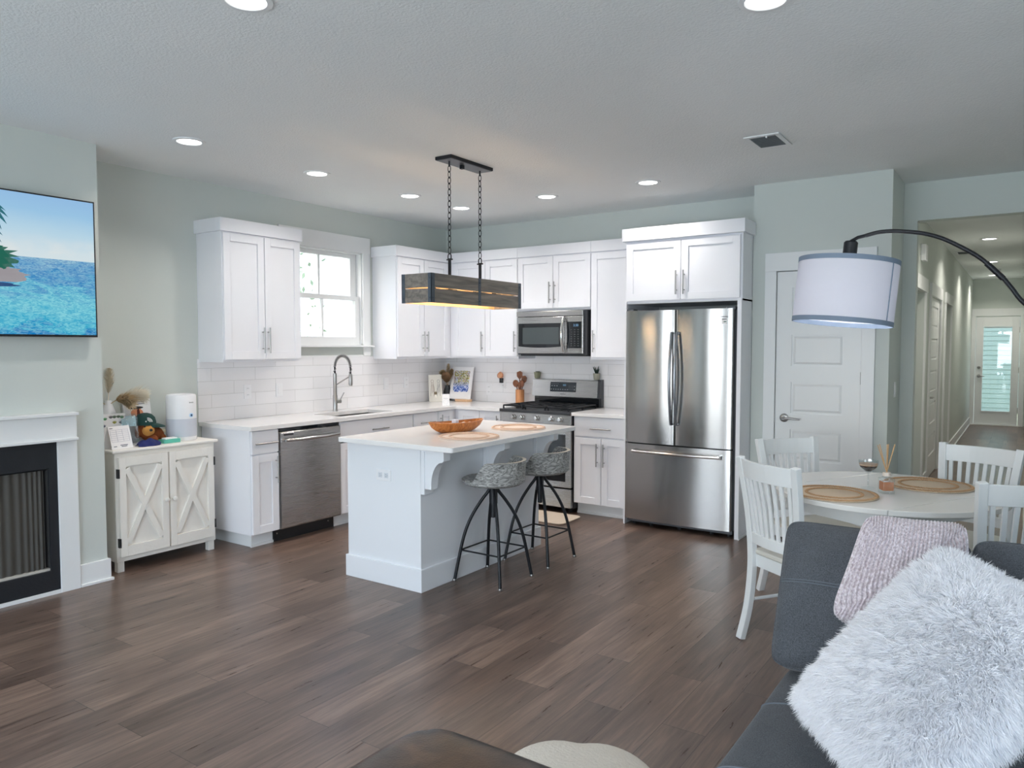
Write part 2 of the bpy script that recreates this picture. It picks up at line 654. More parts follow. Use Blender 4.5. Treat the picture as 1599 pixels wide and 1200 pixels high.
def sash(nm, x0, x1, y0, y1, z0, z1, st, tr, br_):
    m = MB()
    m.box(x0, x1, y0, y0 + st, z0, z1).box(x0, x1, y1 - st, y1, z0, z1).box(x0, x1, y0 + st, y1 - st, z0, z0 + br_).box(x0, x1, y0 + st, y1 - st, z1 - tr, z1)
    yc = (y0 + y1) / 2 - .02
    m.box(x0 + .008, x1 - .008, yc - .011, yc + .011, z0 + br_, z1 - tr)
    o = m.build(nm, trim_m, wn_o, bevel=.002)
    MB().box((x0 + x1) / 2 - .002, (x0 + x1) / 2 + .002, y0 + st, y1 - st, z0 + br_, z1 - tr).build('pane', pane_m, o)


sash('upper_sash', -.10, -.065, WY0 + .014, WY1 - .014, 1.935, WZ1 - .014, .075, .035, .035)
sash('lower_sash', -.06, -.022, WY0 + .014, WY1 - .014, WZ0 + .012, 1.965, .055, .04, .065)

# backsplash
struct(MB().box(0, .008, -3.0065, -.008, .911, 1.397).build('wall_tile_left', tile_y))
struct(MB().box(0.0, 2.472, -.008, 0, .911, 1.42).build('wall_tile_back', tile_x))

# ------------------------------------------------------------------ doors
def panel_door(m, x0, x1, z0, z1, y, th=.035, rows=None, px=(.115, .115), both=False):
    """five-panel moulded door slab in local x/z, front face at y (towards -y)"""
    a, c = x0 + px[0], x1 - px[1]
    zs = [z0]
    for (p, q) in rows: zs += [p, q]
    zs.append(z1)
    m.box(x0, a, y, y + th, z0, z1).box(c, x1, y, y + th, z0, z1)
    for i in range(0, len(zs), 2):
        m.box(a, c, y, y + th, zs[i], zs[i + 1])
    for (p, q) in rows:
        m.box(a, c, y + .012, y + th - .004, p, q)
        e = .03
        # sloped moulding to a raised field
        P = [(a + e, y + .004, p + e), (c - e, y + .004, p + e), (c - e, y + .004, q - e), (a + e, y + .004, q - e)]
        Q = [(a + e * .45, y + .0122, p + e * .45), (c - e * .45, y + .0122, p + e * .45), (c - e * .45, y + .0122, q - e * .45), (a + e * .45, y + .0122, q - e * .45)]
        m.add(P + Q, [(0, 1, 2, 3), (0, 4, 5, 1), (1, 5, 6, 2), (2, 6, 7, 3), (3, 7, 4, 0)])


ROWS = [(.25, .49), (.615, .855), (.98, 1.218), (1.343, 1.583), (1.708, 1.945)]
dm = MB()
panel_door(dm, 3.640, 4.248, .012, 2.068, -.415, rows=ROWS)
d1 = struct(dm.build('door_1', trim_m))
hd = MB()
hd.lathe([(.033, 0), (.033, -.008), (.026, -.012), (.012, -.014), (.012, -.045)], 24, (3.71, -.415, .942), 'y')
hd.tube([(3.70, -.458, .942), (3.74, -.462, .942), (3.80, -.460, .938), (3.835, -.455, .936)], [.009, .009, .007, .006], 10)
hd.build('lever_handle', nickel_m, d1, smooth=True)
for z in (.32, 1.26, 1.9):
    MB().cyl((4.2535, -.424, z - .045), (4.2535, -.424, z + .045), .007, 10).build('hinge', nickel_m, d1, smooth=True)
MB().box(3.6375, 3.6395, -.420, -.41, .90, .98).build('latch_plate', nickel_m, d1)
struct(MB().box(3.552, 3.638, -.44, -.42, 0, 2.072).box(4.252, 4.342, -.44, -.42, 0, 2.072).box(3.552, 4.342, -.443, -.42, 2.072, 2.212)
       .build('trim_1', trim_m, bevel=.002))

# hallway end door with a full glass light
dm = MB()
gx0, gx1, gz0, gz1 = 4.565, 5.015, .27, 1.86
dm.box(DX0 + .005, gx0, HY - .0, HY + .04, .015, 2.045).box(gx1, DX1 - .005, HY, HY + .04, .015, 2.045).box(gx0, gx1, HY, HY + .04, .015, gz0).box(gx0, gx1, HY, HY + .04, gz1, 2.045)
d2 = struct(dm.build('door_2', trim_m, bevel=.002))
MB().box(gx0, gx1, HY + .018, HY + .022, gz0, gz1).build('pane', pane_m, d2)
MB().box(gx0 - .02, gx1 + .02, HY - .012, HY, gz0 - .02, gz0).box(gx0 - .02, gx1 + .02, HY - .012, HY, gz1, gz1 + .02).box(gx0 - .02, gx0, HY - .012, HY, gz0, gz1).box(gx1, gx1 + .02, HY - .012, HY, gz0, gz1).build('glass_frame', trim_m, d2)
bl = MB()
for k in range(52):
    z = gz0 + .02 + k * (gz1 - gz0 - .03) / 52
    bl.box(gx0 + .004, gx1 - .004, HY + .024, HY + .034, z, z + .0016)
bl.box(gx0 + .01, gx1 - .01, HY + .023, HY + .035, gz1 - .025, gz1 - .005)
bl.build('glass_blind', trim_m, d2)
hd = MB()
hd.lathe([(.03, 0), (.03, -.012), (.012, -.016), (.012, -.05)], 18, (DX0 + .065, HY, .93), 'y')
hd.tube([(DX0 + .065, HY - .05, .93), (DX0 + .16, HY - .05, .925)], .009, 8)
hd.build('lever_handle', nickel_m, d2, smooth=True)
MB().lathe([(.028, 0), (.028, -.02), (.02, -.024)], 18, (DX0 + .065, HY, 1.09), 'y').build('deadbolt', nickel_m, d2, smooth=True)
for z in (.3, 1.05, 1.8):
    MB().cyl((DX1 - .003, HY - .006, z - .05), (DX1 - .003, HY - .006, z + .05), .008, 8).build('hinge', nickel_m, d2)
struct(MB().box(HX0, DX0, HY - .02, HY, 0, 2.06).box(DX1, DX1 + .085, HY - .02, HY, 0, 2.06).box(HX0, DX1 + .085, HY - .022, HY, 2.06, 2.20).box(HX0 + .03, DX1 + .03, HY - .06, HY, 0, .02).build('trim_2', trim_m, bevel=.002))

# doors along the hallway's left wall: one casing with a plain door, one five-panel door, one open doorway
for i, (nm, d) in enumerate((('door_3', D3), ('door_4', D4), ('door_5', D5))):
    w = d[1] - d[0]
    m = MB()
    if i == 1:
        panel_door(m, 0.004, w - .004, .012, 2.036, .004, rows=ROWS, px=(.15, .15))
    else:
        panel_door(m, 0.004, w - .004, .012, 2.036, .07, rows=ROWS, px=(.12, .12))
    o = struct(m.build(nm, trim_m))
    o.location = (HX0, d[0], 0)
    o.rotation_euler = (0, 0, PI / 2)
    k = MB()
    yy = .004 if i == 1 else .07
    k.lathe([(.03, 0), (.03, -.01), (.011, -.014), (.011, -.045)], 16, (.07, yy, .93), 'y')
    k.tube([(.07, yy - .045, .93), (.17, yy - .045, .926)], .008, 8)
    k.build('lever_handle', nickel_m, o, smooth=True)
m = MB()
for d in (D3, D4, D5):
    m.box(HX0, HX0 + .02, d[0] - .085, d[0], 0, 2.045).box(HX0, HX0 + .02, d[1], d[1] + .085, 0, 2.045).box(HX0, HX0 + .024, d[0] - .1, d[1] + .1, 2.045, 2.18)
struct(m.build('trim_3', trim_m, bevel=.002))

# ------------------------------------------------------------------ outside
grass_m = pm('lawn', srgb(150, 160, 134), .9, var=.2, vscale=3)
fence_m = pm('pale_painted_boards', srgb(240, 241, 240), .7, var=.05, vscale=2)
ext = MB().box(-14, 22, -26, 32, -.16, -.10).build('ground', grass_m)
struct(ext)
siding = MB()
for k in range(28):
    z = -.1 + k * .115
    siding.hexa([(2.0, 15.0, z), (8.0, 15.0, z), (8.0, 15.2, z), (2.0, 15.2, z)], [(2.0, 15.012, z + .115), (8.0, 15.012, z + .115), (8.0, 15.2, z + .115), (2.0, 15.2, z + .115)])
so = struct(siding.build('wall_neighbour', pm('teal_grey_siding', srgb(112, 138, 136), .7, var=.05, vscale=2)))
fb = MB()
for k in range(24):
    z = -.1 + k * .15
    fb.box(-4.1, -4.06, -8, 7, z + .006, z + .15)
struct(fb.build('wall_garden', fence_m))


def tree(loc, h, name, label):
    t = thing(name, label, 'tree', loc)
    m = MB()
    m.tube([(0, 0, 0), (.04, .05, h * .4), (-.03, .02, h * .8)], [.09, .07, .03], 8)
    for a in range(7):
        an = a * 2.4
        zz = h * (.35 + .07 * a)
        m.tube([(0, 0, zz), (.4 * math.cos(an), .4 * math.sin(an), zz + .35), (.7 * math.cos(an), .7 * math.sin(an), zz + .5)], [.03, .02, .008], 6)
    m.build('trunk', pm('bark', srgb(110, 96, 84), .9, var=.2, vscale=12), t, smooth=True)
    m = MB()
    for k in range(900):
        a = rng.uniform(0, 2 * PI)
        r = .95 * rng.random() ** .5
        z = h * (.45 + .6 * rng.random())
        p = Vector((r * math.cos(a), r * math.sin(a), z))
        d = Vector(rng.normal(size=3)).normalized() * .05
        e = d.orthogonal().normalized() * .022
        m.add([p - d, p + e, p + d, p - e], [(0, 1, 2, 3)])
    m.build('foliage', pm('leaf_green', srgb(178, 196, 170), .6, var=.25, vscale=4), t)


tree((-2.7, -.6, -.1), 3.1, 'young_tree', 'leafy young tree outside the kitchen window, before the pale fence')


# ------------------------------------------------------------------ cabinets
def pull(m, p, length, axis):
    """bar pull with two posts, standing off the front (towards -y); p = centre on the door face"""
    x, y, z = p
    h = length / 2
    q = length * .32
    if axis == 'z':
        m.cyl((x, y - .03, z - h), (x, y - .03, z + h), .006, 10)
        for s in (-q, q): m.cyl((x, y, z + s), (x, y - .03, z + s), .0045, 8)
    else:
        m.cyl((x - h, y - .03, z), (x + h, y - .03, z), .006, 10)
        for s in (-q, q): m.cyl((x + s, y, z), (x + s, y - .03, z), .0045, 8)


def shaker(name, parent, x0, x1, z0, z1, y, handle=None, flat=False, st=.058, mtl=None):
    """door or drawer front, y = back plane (front is at y-.02); handle = (x, z, length, axis)"""
    m = MB()
    if flat:
        m.box(x0, x1, y - .02, y, z0, z1)
    else:
        m.box(x0, x0 + st, y - .02, y, z0, z1).box(x1 - st, x1, y - .02, y, z0, z1)
        m.box(x0 + st, x1 - st, y - .02, y, z0, z0 + st).box(x0 + st, x1 - st, y - .02, y, z1 - st, z1)
        m.box(x0 + st, x1 - st, y - .010, y, z0 + st, z1 - st)
    o = m.build(name, mtl or cab_m, parent, bevel=.0015)
    if handle:
        k = MB()
        pull(k, (handle[0], y - .02, handle[1]), handle[2], handle[3])
        k.build('handle', nickel_m, o, smooth=True)
    return o


def upper(label, loc, rotz, w, depth, z0, z1, doors, crown=True, crown_l=.02, crown_r=.02, name='wall_cabinet', group='white wall cabinets', fill=None):
    t = thing(name, label, 'cabinet', (loc[0], loc[1], z0), rotz, group)
    h = z1 - z0
    MB().box(0, w, -depth, -.0005 if loc[1] == 0 or loc[0] == 0 else 0, 0, h).build('body', cab_m, t, bevel=.0015)
    for (x0, x1, hx) in doors:
        shaker('door', t, x0, x1, .022, h - .012, -depth, handle=(hx, .022 + .145, .20, 'z') if hx is not None else None)
    if crown:
        MB().box(-crown_l, w + crown_r, -depth - .022, -.001, h, h + .098).build('crown', cab_m, t, bevel=.0015)
    return t


UZ, UT = 1.3736, 2.349
UD = .31
R90 = PI / 2
upper('white double-door wall cabinet hanging between the air purifier and the window', (0, -2.992, 0), R90, .721, UD, UZ, UT, [(.006, .365, .338), (.371, .715, .388)])
upper('white double-door wall cabinet on the sink wall, in the kitchen corner by the window', (0, -1.124, 0), R90, .8130, UD, UZ, UT, [(.006, .379, .352), (.385, .752, .41)], crown_r=-.0)
upper('white double-door wall cabinet on the back wall, in the corner beside the microwave', (.3105, 0, 0), 0, .8475, UD, UZ, UT, [(.053, .454, .427), (.460, .843, .823)], crown_l=0, crown_r=0)
t = upper('short white double-door wall cabinet directly above the microwave', (1.16, 0, 0), 0, .80, UD, 1.832, UT, [(.004, .396, .372), (.402, .796, .426)], crown_l=0, crown_r=0)
upper('narrow white single-door wall cabinet between the microwave and the refrigerator', (1.962, 0, 0), 0, .505, UD, UZ, UT, [(.004, .5, .037)], crown_l=0, crown_r=0)

# refrigerator surround: side panels and bridge cabinet
t = thing('refrigerator_cabinet', 'white tall surround cabinet with two doors above the refrigerator', 'cabinet', (2.472, 0, 0), 0)
MB().box(0, .015, -.68, -.01, 0, 1.86).build('side_panel', cab_m, t)
MB().box(.945, .977, -.68, -.01, 0, 1.86).build('side_panel', cab_m, t)
MB().box(0, .977, -.66, -.01, 1.845, 2.36).build('body', cab_m, t, bevel=.0015)
shaker('door', t, .014, .484, 1.868, 2.345, -.66, handle=(.456, 2.004, .19, 'z'))
shaker('door', t, .490, .960, 1.868, 2.345, -.66, handle=(.518, 2.004, .19, 'z'))
MB().box(0, .977, -.70, -.01, 2.36, 2.462).box(-.02, 0, -.70, -.34, 2.36, 2.462).box(.977, 1.0, -.70, -.425, 2.36, 2.462).build('crown', cab_m, t, bevel=.0015)
MB().box(.9765, .985, -.69, -.45, 0, .012).build('shoe_molding', trim_m, t)


def base(label, loc, rotz, w, fronts, toe=True, d=.60, end_l=False, body_top=.881, group='white base cabinets'):
    t = thing('base_cabinet', label, 'cabinet', loc, rotz, group)
    MB().box(0, w, -d, -.012, .105, body_top).build('body', cab_m, t, bevel=.001)
    m = MB().box(.0 if not end_l else .055, w, -d + .075, -.012, 0, .105)
    m.box(.0 if not end_l else .045, w, -d + .063, -d + .075, 0, .018)
    m.build('toe_kick', trim_m, t)
    for f in fronts:
        kind, x0, x1, z0, z1, hx, hz, ax = f
        shaker(kind, t, x0, x1, z0, z1, -d, handle=(hx, hz, .20 if ax == 'z' or x1 - x0 > .22 else .14, ax) if hx is not None else None, flat=(kind == 'drawer'))
    return t


base('narrow white base cabinet with one drawer at the open end of the counter', (0, -2.987, 0), R90, .245,
     [('drawer', .006, .239, .706, .873, .118, .782, 'x'), ('door', .006, .239, .112, .696, .212, .575, 'z')], end_l=True)
base('white sink base cabinet under the steel sink, beside the dishwasher', (0, -2.134, 0), R90, .894,
     [('drawer', .006, .888, .706, .873, .447, .782, 'x'), ('door', .006, .444, .112, .696, .415, .575, 'z'), ('door', .450, .888, .112, .696, .479, .575, 'z')], body_top=.69)
base('white base cabinet with one drawer between the sink and the corner cabinet', (0, -1.238, 0), R90, .352,
     [('drawer', .004, .348, .706, .873, .176, .782, 'x'), ('door', .004, .348, .112, .696, .03, .575, 'z')])
base('white corner base cabinet where the two counter runs meet', (0, -.884, 0), R90, .87,
     [('door', .004, .225, .112, .873, .03, .74, 'z')])
base('white base cabinet between the corner and the gas range', (.604, 0, 0), 0, .562,
     [('door', .05, .305, .112, .873, None, 0, 'z'), ('door', .312, .556, .112, .873, .53, .74, 'z')])
base('white base cabinet with one wide drawer between the range and refrigerator', (1.948, 0, 0), 0, .522,
     [('drawer', .02, .516, .706, .873, .285, .778, 'x'), ('door', .02, .276, .112, .692, .246, .55, 'z'), ('door', .282, .516, .112, .692, .312, .55, 'z')])

# countertops
SX0, SX1, SY0, SY1 = .20, .545, -2.05, -1.40
m = MB()
z0, z1 = .8812, .911
m.box(.008, SX0, -3.0065, -.008, z0, z1).box(SX1, .647, -3.0065, -.647, z0, z1).box(SX0, SX1, -3.0065, SY0, z0, z1).box(SX0, SX1, SY1, -.647, z0, z1)
m.box(SX0, 1.168, -.647, -.008, z0, z1)
tag(m.build('kitchen_countertop', quartz_m), 'white L-shaped quartz countertop running from the dishwasher to the range', 'countertop')
tag(MB().box(1.944, 2.470, -.647, -.0085, z0, z1).build('kitchen_countertop', quartz_m, bevel=.002), 'short white quartz countertop between the range and the refrigerator', 'countertop')
# sink
t = thing('kitchen_sink', 'stainless undermount sink in the counter below the window', 'sink', ((SX0 + SX1) / 2, (SY0 + SY1) / 2, .70))
hx, hy = (SX1 - SX0) / 2 - .002, (SY1 - SY0) / 2 - .002
m = MB()
wt = .006
m.box(-hx, hx, -hy, hy, 0, wt).box(-hx, -hx + wt, -hy, hy, wt, .181).box(hx - wt, hx, -hy, hy, wt, .181).box(-hx + wt, hx - wt, -hy, -hy + wt, wt, .181).box(-hx + wt, hx - wt, hy - wt, hy, wt, .181)
m.build('basin', pm('sink_steel', (.36, .35, .33, 1), .35, 1.0), t)
MB().lathe([(.045, .0061), (.045, .009), (.02, .008)], 20, (0, 0, 0)).build('drain', chrome_m, t, smooth=True)

# faucet
t = thing('kitchen_faucet', 'brushed nickel spring-neck faucet standing behind the sink', 'faucet', (.11, -1.715, .911))
m = MB().lathe([(.027, 0), (.027, .006), (.021, .01), (.021, .14), (.0175, .145), (.0175, .34)], 20)
m.build('body', nickel_m, t, smooth=True)
arc = [(0, 0, .34)]
for k in range(0, 19):
    a = PI - PI * k / 18 * 1.0
    arc.append((.10 + .10 * math.cos(a), 0, .40 + .10 * math.sin(a)))
arc.append((.20, 0, .33))
MB().tube(arc, .007, 8).build('hose', black_m, t, smooth=True)
sp = []
L_ = len(arc)
tot = 26
for k in range(tot * 10 + 1):
    u = k / (tot * 10) * (L_ - 1)
    i = min(int(u), L_ - 2)
    p = Vector(arc[i]).lerp(Vector(arc[i + 1]), u - i)
    tg = (Vector(arc[i + 1]) - Vector(arc[i])).normalized()
    n1 = Vector((0, 1, 0))
    n2 = tg.cross(n1)
    a = 2 * PI * k / 10
    sp.append(p + (n1 * math.cos(a) + n2 * math.sin(a)) * .0125)
MB().tube(sp, .0032, 5).build('spring', nickel_m, t, smooth=True)
MB().lathe([(.012, .34), (.016, .33), (.018, .25), (.014, .235)], 16, (.20, 0, 0)).build('spray_head', nickel_m, t, smooth=True)
MB().cyl((0, 0, .23), (.185, 0, .315), .006, 8).build('support_arm', nickel_m, t, smooth=True)
m = MB().cyl((0, 0, .085), (.012, .055, .085), .018, 14)
m.cyl((.01, .045, .09), (.035, .075, .165), .005, 8)
m.build('lever', nickel_m, t, smooth=True)


# ------------------------------------------------------------------ outlets and switches
def outlet(label, loc, rotz, kind='outlet', w=.07, h=.115, parent=None):
    if parent is None:
        t = thing('wall_outlet' if kind == 'outlet' else 'light_switch', label, 'outlet' if kind == 'outlet' else 'switch', loc, rotz, 'outlets and switches')
        pt = t
    m = MB().box(-w / 2, w / 2, -.006, 0, -h / 2, h / 2)
    m.build('cover_plate', white_m, pt, bevel=.002)
    if kind == 'outlet':
        for s in (-1, 1):
            rc = MB().box(-.016, .016, -.0085, -.006, s * .026 - .015, s * .026 + .015).build('receptacle', white_m, pt, bevel=.002)
            for q in (-.006, .006): MB().box(q - .001, q + .001, -.0088, -.0084, s * .026 - .003, s * .026 + .006).build('slot', blackpl_m, rc)
    else:
        MB().box(-.017, .017, -.010, -.006, -.033, .033).build('rocker', white_m, pt, bevel=.002)
    return t


outlet('white duplex outlet on the tile below the cabinet beside the window, nearest the air purifier', (.008, -2.565, 1.125), R90)
outlet('white rocker switch on the tile between the duplex outlet and the faucet', (.008, -2.25, 1.125), R90, 'switch')
outlet('white rocker switch on the tile just past the faucet, below the corner wall cabinet', (.008, -.955, 1.125), R90, 'switch')
outlet('white duplex outlet on the tile between the switch and the figure drawing', (.008, -.665, 1.125), R90)
outlet('white duplex outlet with the copper night light plugged in', (.765, -.008, 1.115), 0)
outlet('white duplex outlet on the back tile beside the painting, below the wall cabinet', (.585, -.008, 1.04), 0)
tS = outlet('white rocker switch on the pantry side wall near the hallway opening', (4.432, -.10, 1.17), R90, 'switch')

# ------------------------------------------------------------------ dishwasher
t = thing('dishwasher', 'stainless steel dishwasher under the counter beside the sink base', 'dishwasher', (0, -2.740, 0), R90)
W_ = .602
MB().box(0, W_, -.585, -.02, .10, .878).build('tub', charcoal_m, t)
MB().box(.004, W_ - .004, -.60, -.585, .852, .8795).build('control_strip', blackglass_m, t)
m = MB()
prof = [(-.585, .108), (-.622, .108), (-.630, .118), (-.630, .838), (-.622, .849), (-.585, .849)]
m.prism([(a, b_) for a, b_ in prof], 'x', .004, W_ - .004)
m.build('door', steelflat_m, t)
hp = []
for k in range(13):
    u = k / 12
    hp.append((.035 + (W_ - .07) * u, -.655 - .022 * math.sin(PI * u), .785))
m = MB().tube(hp, .0125, 12)
for xx in (.04, W_ - .04): m.cyl((xx, -.628, .785), (xx, -.657, .785), .010, 10)
m.build('handle', chrome_m, t, smooth=True)
MB().box(.035, .125, -.6312, -.630, .818, .832).build('badge', charcoal_m, t)
MB().box(.0, W_, -.535, -.50, .0, .098).build('kick_plate', blackpl_m, t)
for xx in (.03, W_ - .06):
    MB().cyl((xx, -.5355, .06), (xx, -.539, .06), .006, 8).build('screw', nickel_m, t)

# ------------------------------------------------------------------ gas range
t = thing('gas_range', 'stainless steel gas range with black cooktop between two base cabinets', 'range', (1.176, 0, 0))
RW = .762
MB().box(0, RW, -.60, -.02, .04, .885).build('body', charcoal_m, t)
for xx in (.05, RW - .05):
    for yy in (-.55, -.08): MB().cyl((xx, yy, 0), (xx, yy, .04), .018, 10).build('foot', blackpl_m, t)
m = MB().prism([(-.60, .795), (-.648, .795), (-.635, .884), (-.60, .884)], 'x', .002, RW - .002)
m.build('control_panel', steelflat_m, t, bevel=.002)
for xx in (.152, .25, .408, .563, .66):
    k = MB().lathe([(.022, 0), (.022, -.010), (.018, -.014), (.017, -.034), (.013, -.038)], 20, (xx, -.640, .842), 'y')
    ko = k.build('knob', chrome_m, t, smooth=True)
m = MB()
m.box(.002, RW - .002, -.640, -.60, .232, .785)
do = m.build('oven_door', steelflat_m, t, bevel=.004)
MB().box(.10, RW - .055, -.6415, -.639, .285, .708).build('oven_window', blackglass_m, do)
m = MB()
hp = [(.05 + (RW - .10) * k / 10, -.690 - .012 * math.sin(PI * k / 10), .752) for k in range(11)]
m.tube(hp, .012, 10)
for xx in (.055, RW - .055): m.cyl((xx, -.638, .752), (xx, -.69, .752), .010, 10)
m.build('handle', chrome_m, do, smooth=True)
MB().box(.002, RW - .002, -.638, -.60, .05, .218).build('drawer', steelflat_m, t, bevel=.004)
MB().box(.002, RW - .002, -.60, -.585, .04, .232).build('gap_shadow_strip', blackpl_m, t)
m = MB()
m.box(-.004, RW + .004, -.655, -.10, .885, .913)
m.build('cooktop', charcoal_m, t, bevel=.004)
for gx in (.03, .275, .52):
    gm = MB()
    x0, x1 = gx, gx + .212
    y0, y1 = -.63, -.125
    zz = .943
    for (a, b_) in (((x0, y0), (x1, y0)), ((x1, y0), (x1, y1)), ((x1, y1), (x0, y1)), ((x0, y1), (x0, y0)), ((x0, (y0 + y1) / 2), (x1, (y0 + y1) / 2)), (((x0 + x1) / 2, y0), ((x0 + x1) / 2, y1)),
                    ((x0, y0 + .12), (x1, y0 + .12)), ((x0, y1 - .12), (x1, y1 - .12))):
        gm.tube([(a[0], a[1], zz), (b_[0], b_[1], zz)], .0075, 6)
    for a in (x0, x1):
        for c in (y0, y1, (y0 + y1) / 2):
            gm.cyl((a, c, .913), (a, c, zz), .008, 6)
    gm.build('grate', black_m, t, smooth=True)
for bx, by in ((.136, -.50), (.136, -.25), (.381, -.375), (.626, -.50), (.626, -.25)):
    MB().lathe([(.048, .913), (.048, .922), (.034, .924), (.034, .932), (.028, .934)], 20, (bx, by, 0)).build('burner', black_m, t, smooth=True)
MB().box(.012, RW - .03, -.062, -.022, .913, 1.008).build('backguard', blackglass_m, t)
m = MB().prism([(-.022, 1.003), (-.102, 1.003), (-.080, 1.168), (-.022, 1.172)], 'x', 0, RW - .026)
bp_ = m.build('control_console', steelflat_m, t, bevel=.003)
MB().prism([(-.018, .913), (-.066, .913), (-.066, 1.0), (-.106, 1.0), (-.084, 1.176), (-.018, 1.176)], 'x', RW - .026, RW).build('end_cap', charcoal_m, t)


def console_y(z):
    return -.102 + (z - 1.003) / (1.168 - 1.003) * .022


m = MB()
za, zb = 1.052, 1.146
m.hexa([(.212, console_y(za) - .001, za), (.502, console_y(za) - .001, za), (.502, console_y(za) + .004, za), (.212, console_y(za) + .004, za)],
       [(.212, console_y(zb) - .001, zb), (.502, console_y(zb) - .001, zb), (.502, console_y(zb) + .004, zb), (.212, console_y(zb) + .004, zb)])
m.build('display', pm('display_black', (.02, .028, .036, 1), .15), bp_)
m = MB()


def cdot(x, z, w, h):
    y = console_y(z) - .0016
    m.box(x - w / 2, x + w / 2, y, y + .0008, z - h / 2, z + h / 2)


for k in range(4): cdot(.232 + k * .022, 1.128, .012, .003)
for k in range(3): cdot(.232 + k * .028, 1.109, .014, .008)
for k in range(8): cdot(.226 + k * .026, 1.075, .013, .007)
for k in range(3):
    for q in range(3): cdot(.425 + k * .02, 1.078 + q * .016, .006, .004)
cdot(.485, 1.075, .011, .012); cdot(.485, 1.107, .011, .007)
m.build('touch_keys', emis('key_white', (.55, .63, .68, 1), .35), bp_)
m = MB()
cdot(.372, 1.113, .036, .026)
m.build('clock_screen', emis('clock_blue', (.10, .28, .45, 1), .5), bp_)
m = MB()
cdot(.36, 1.03, .06, .005)
m.build('badge', pm('grey_print', (.12, .12, .13, 1), .5), bp_)

# ------------------------------------------------------------------ microwave
t = thing('microwave', 'stainless over-the-range microwave mounted under the short wall cabinet', 'microwave', (1.178, 0, 1.415))
MW, MH = .758, .412
MB().box(0, MW, -.345, -.012, .0, MH).build('body', charcoal_m, t)
MB().box(0, MW - .03, -.375, -.345, .362, MH - .002).build('vent_strip', steelflat_m, t, bevel=.003)
m = MB().box(0, .535, -.372, -.345, .012, .358)
do = m.build('door', steelflat_m, t, bevel=.006)
m = MB()
top = [(.022 + .49 * k / 10, .296) for k in range(11)]
bot = [(.022 + .49 * (10 - k) / 10, .078 - .012 * math.sin(PI * k / 10)) for k in range(11)]
m.prism(bot + top, 'y', -.3735, -.371)
m.build('window', blackglass_m, do)
MB().box(.07, .475, -.3745, -.3733, .10, .258).build('inner_screen', pm('mesh_screen', (.06, .075, .078, 1), .12), do)
m = MB().box(.538, MW - .03, -.372, -.345, .012, .358)
cp = m.build('control_panel', steelflat_m, t, bevel=.004)
MB().box(.562, .712, -.3735, -.371, .062, .306).build('keypad', blackglass_m, cp)
m = MB()
for q in range(8):
    for k in range(3): m.box(.60 + k * .036, .615 + k * .036, -.3745, -.3734, .082 + q * .021, .088 + q * .021)
m.build('touch_keys', emis('key_grey', (.5, .55, .58, 1), .14), cp)


def text(name, body, size, m_, parent, loc, rot, align='CENTER', extrude=.0004):
    c = bpy.data.curves.new(name, 'FONT')
    c.body = body
    c.size = size
    c.align_x = align
    c.align_y = 'CENTER'
    c.extrude = extrude
    c.materials.append(m_)
    tmp = bpy.data.objects.new(name, c)
    COL.objects.link(tmp)
    bpy.context.view_layer.update()
    me = bpy.data.meshes.new_from_object(tmp.evaluated_get(bpy.context.evaluated_depsgraph_get()))
    bpy.data.objects.remove(tmp)
    me.name = name
    o = bpy.data.objects.new(name, me)
    COL.objects.link(o)
    o.parent = parent
    o.location = loc
    o.rotation_euler = rot
    return o


RF = (PI / 2, 0, 0)
text('clock_digits', '3:30', .032, emis('digit_blue', (.25, .5, .8, 1), 1.0), cp, (.655, -.3745, .272), RF)
m = MB()
hp = [(.537, -.40 - .035 * math.sin(PI * k / 12), .03 + .315 * k / 12) for k in range(13)]
m.tube(hp, .0135, 12)
for z in (.035, .34): m.cyl((.537, -.37, z), (.537, -.405, z), .012, 10)
m.build('handle', chrome_m, t, smooth=True)
MB().box(.02, MW - .02, -.33, -.05, -.012, 0).build('underside_grille', blackpl_m, t)

# ------------------------------------------------------------------ refrigerator
t = thing('refrigerator', 'stainless french-door refrigerator with bottom freezer drawer', 'refrigerator', (2.492, 0, 0))
FW = .902
MB().box(.004, FW + .018, -.632, -.03, .05, 1.775).build('body', gray_m, t, bevel=.004)
for xx, yy in ((.05, -.60), (.2, -.60), (.45, -.60), (.72, -.60), (FW - .04, -.60), (.05, -.10), (FW - .04, -.10)):
    MB().cyl((xx, yy, 0), (xx, yy, .05), .018, 10).build('foot', blackpl_m, t)
MB().box(.01, FW, -.66, -.632, .028, .055).build('base_grille', gray_m, t)


def bowed(m, x0, x1, z0, z1, yb, yf, bulge, n=14, r=.012):
    """door slab with a gently bowed front and rounded vertical edges (extruded along z)"""
    pts = [(x0, yb), (x0, yf + r)]
    for k in range(1, 4):
        a = k / 4 * PI / 2
        pts.append((x0 + r - r * math.cos(a), yf + r - r * math.sin(a)))
    for k in range(n + 1):
        u = k / n
        pts.append((x0 + r + (x1 - x0 - 2 * r) * u, yf - bulge * (1 - (2 * u - 1) ** 2)))
    for k in range(1, 4):
        a = k / 4 * PI / 2
        pts.append((x1 - r + r * math.sin(a), yf + r - r * math.cos(a)))
    pts += [(x1, yf + r), (x1, yb)]
    m.prism(pts, 'z', z0, z1)


def bowpull(m, path, r=.011):
    m.tube(path, r, 12)


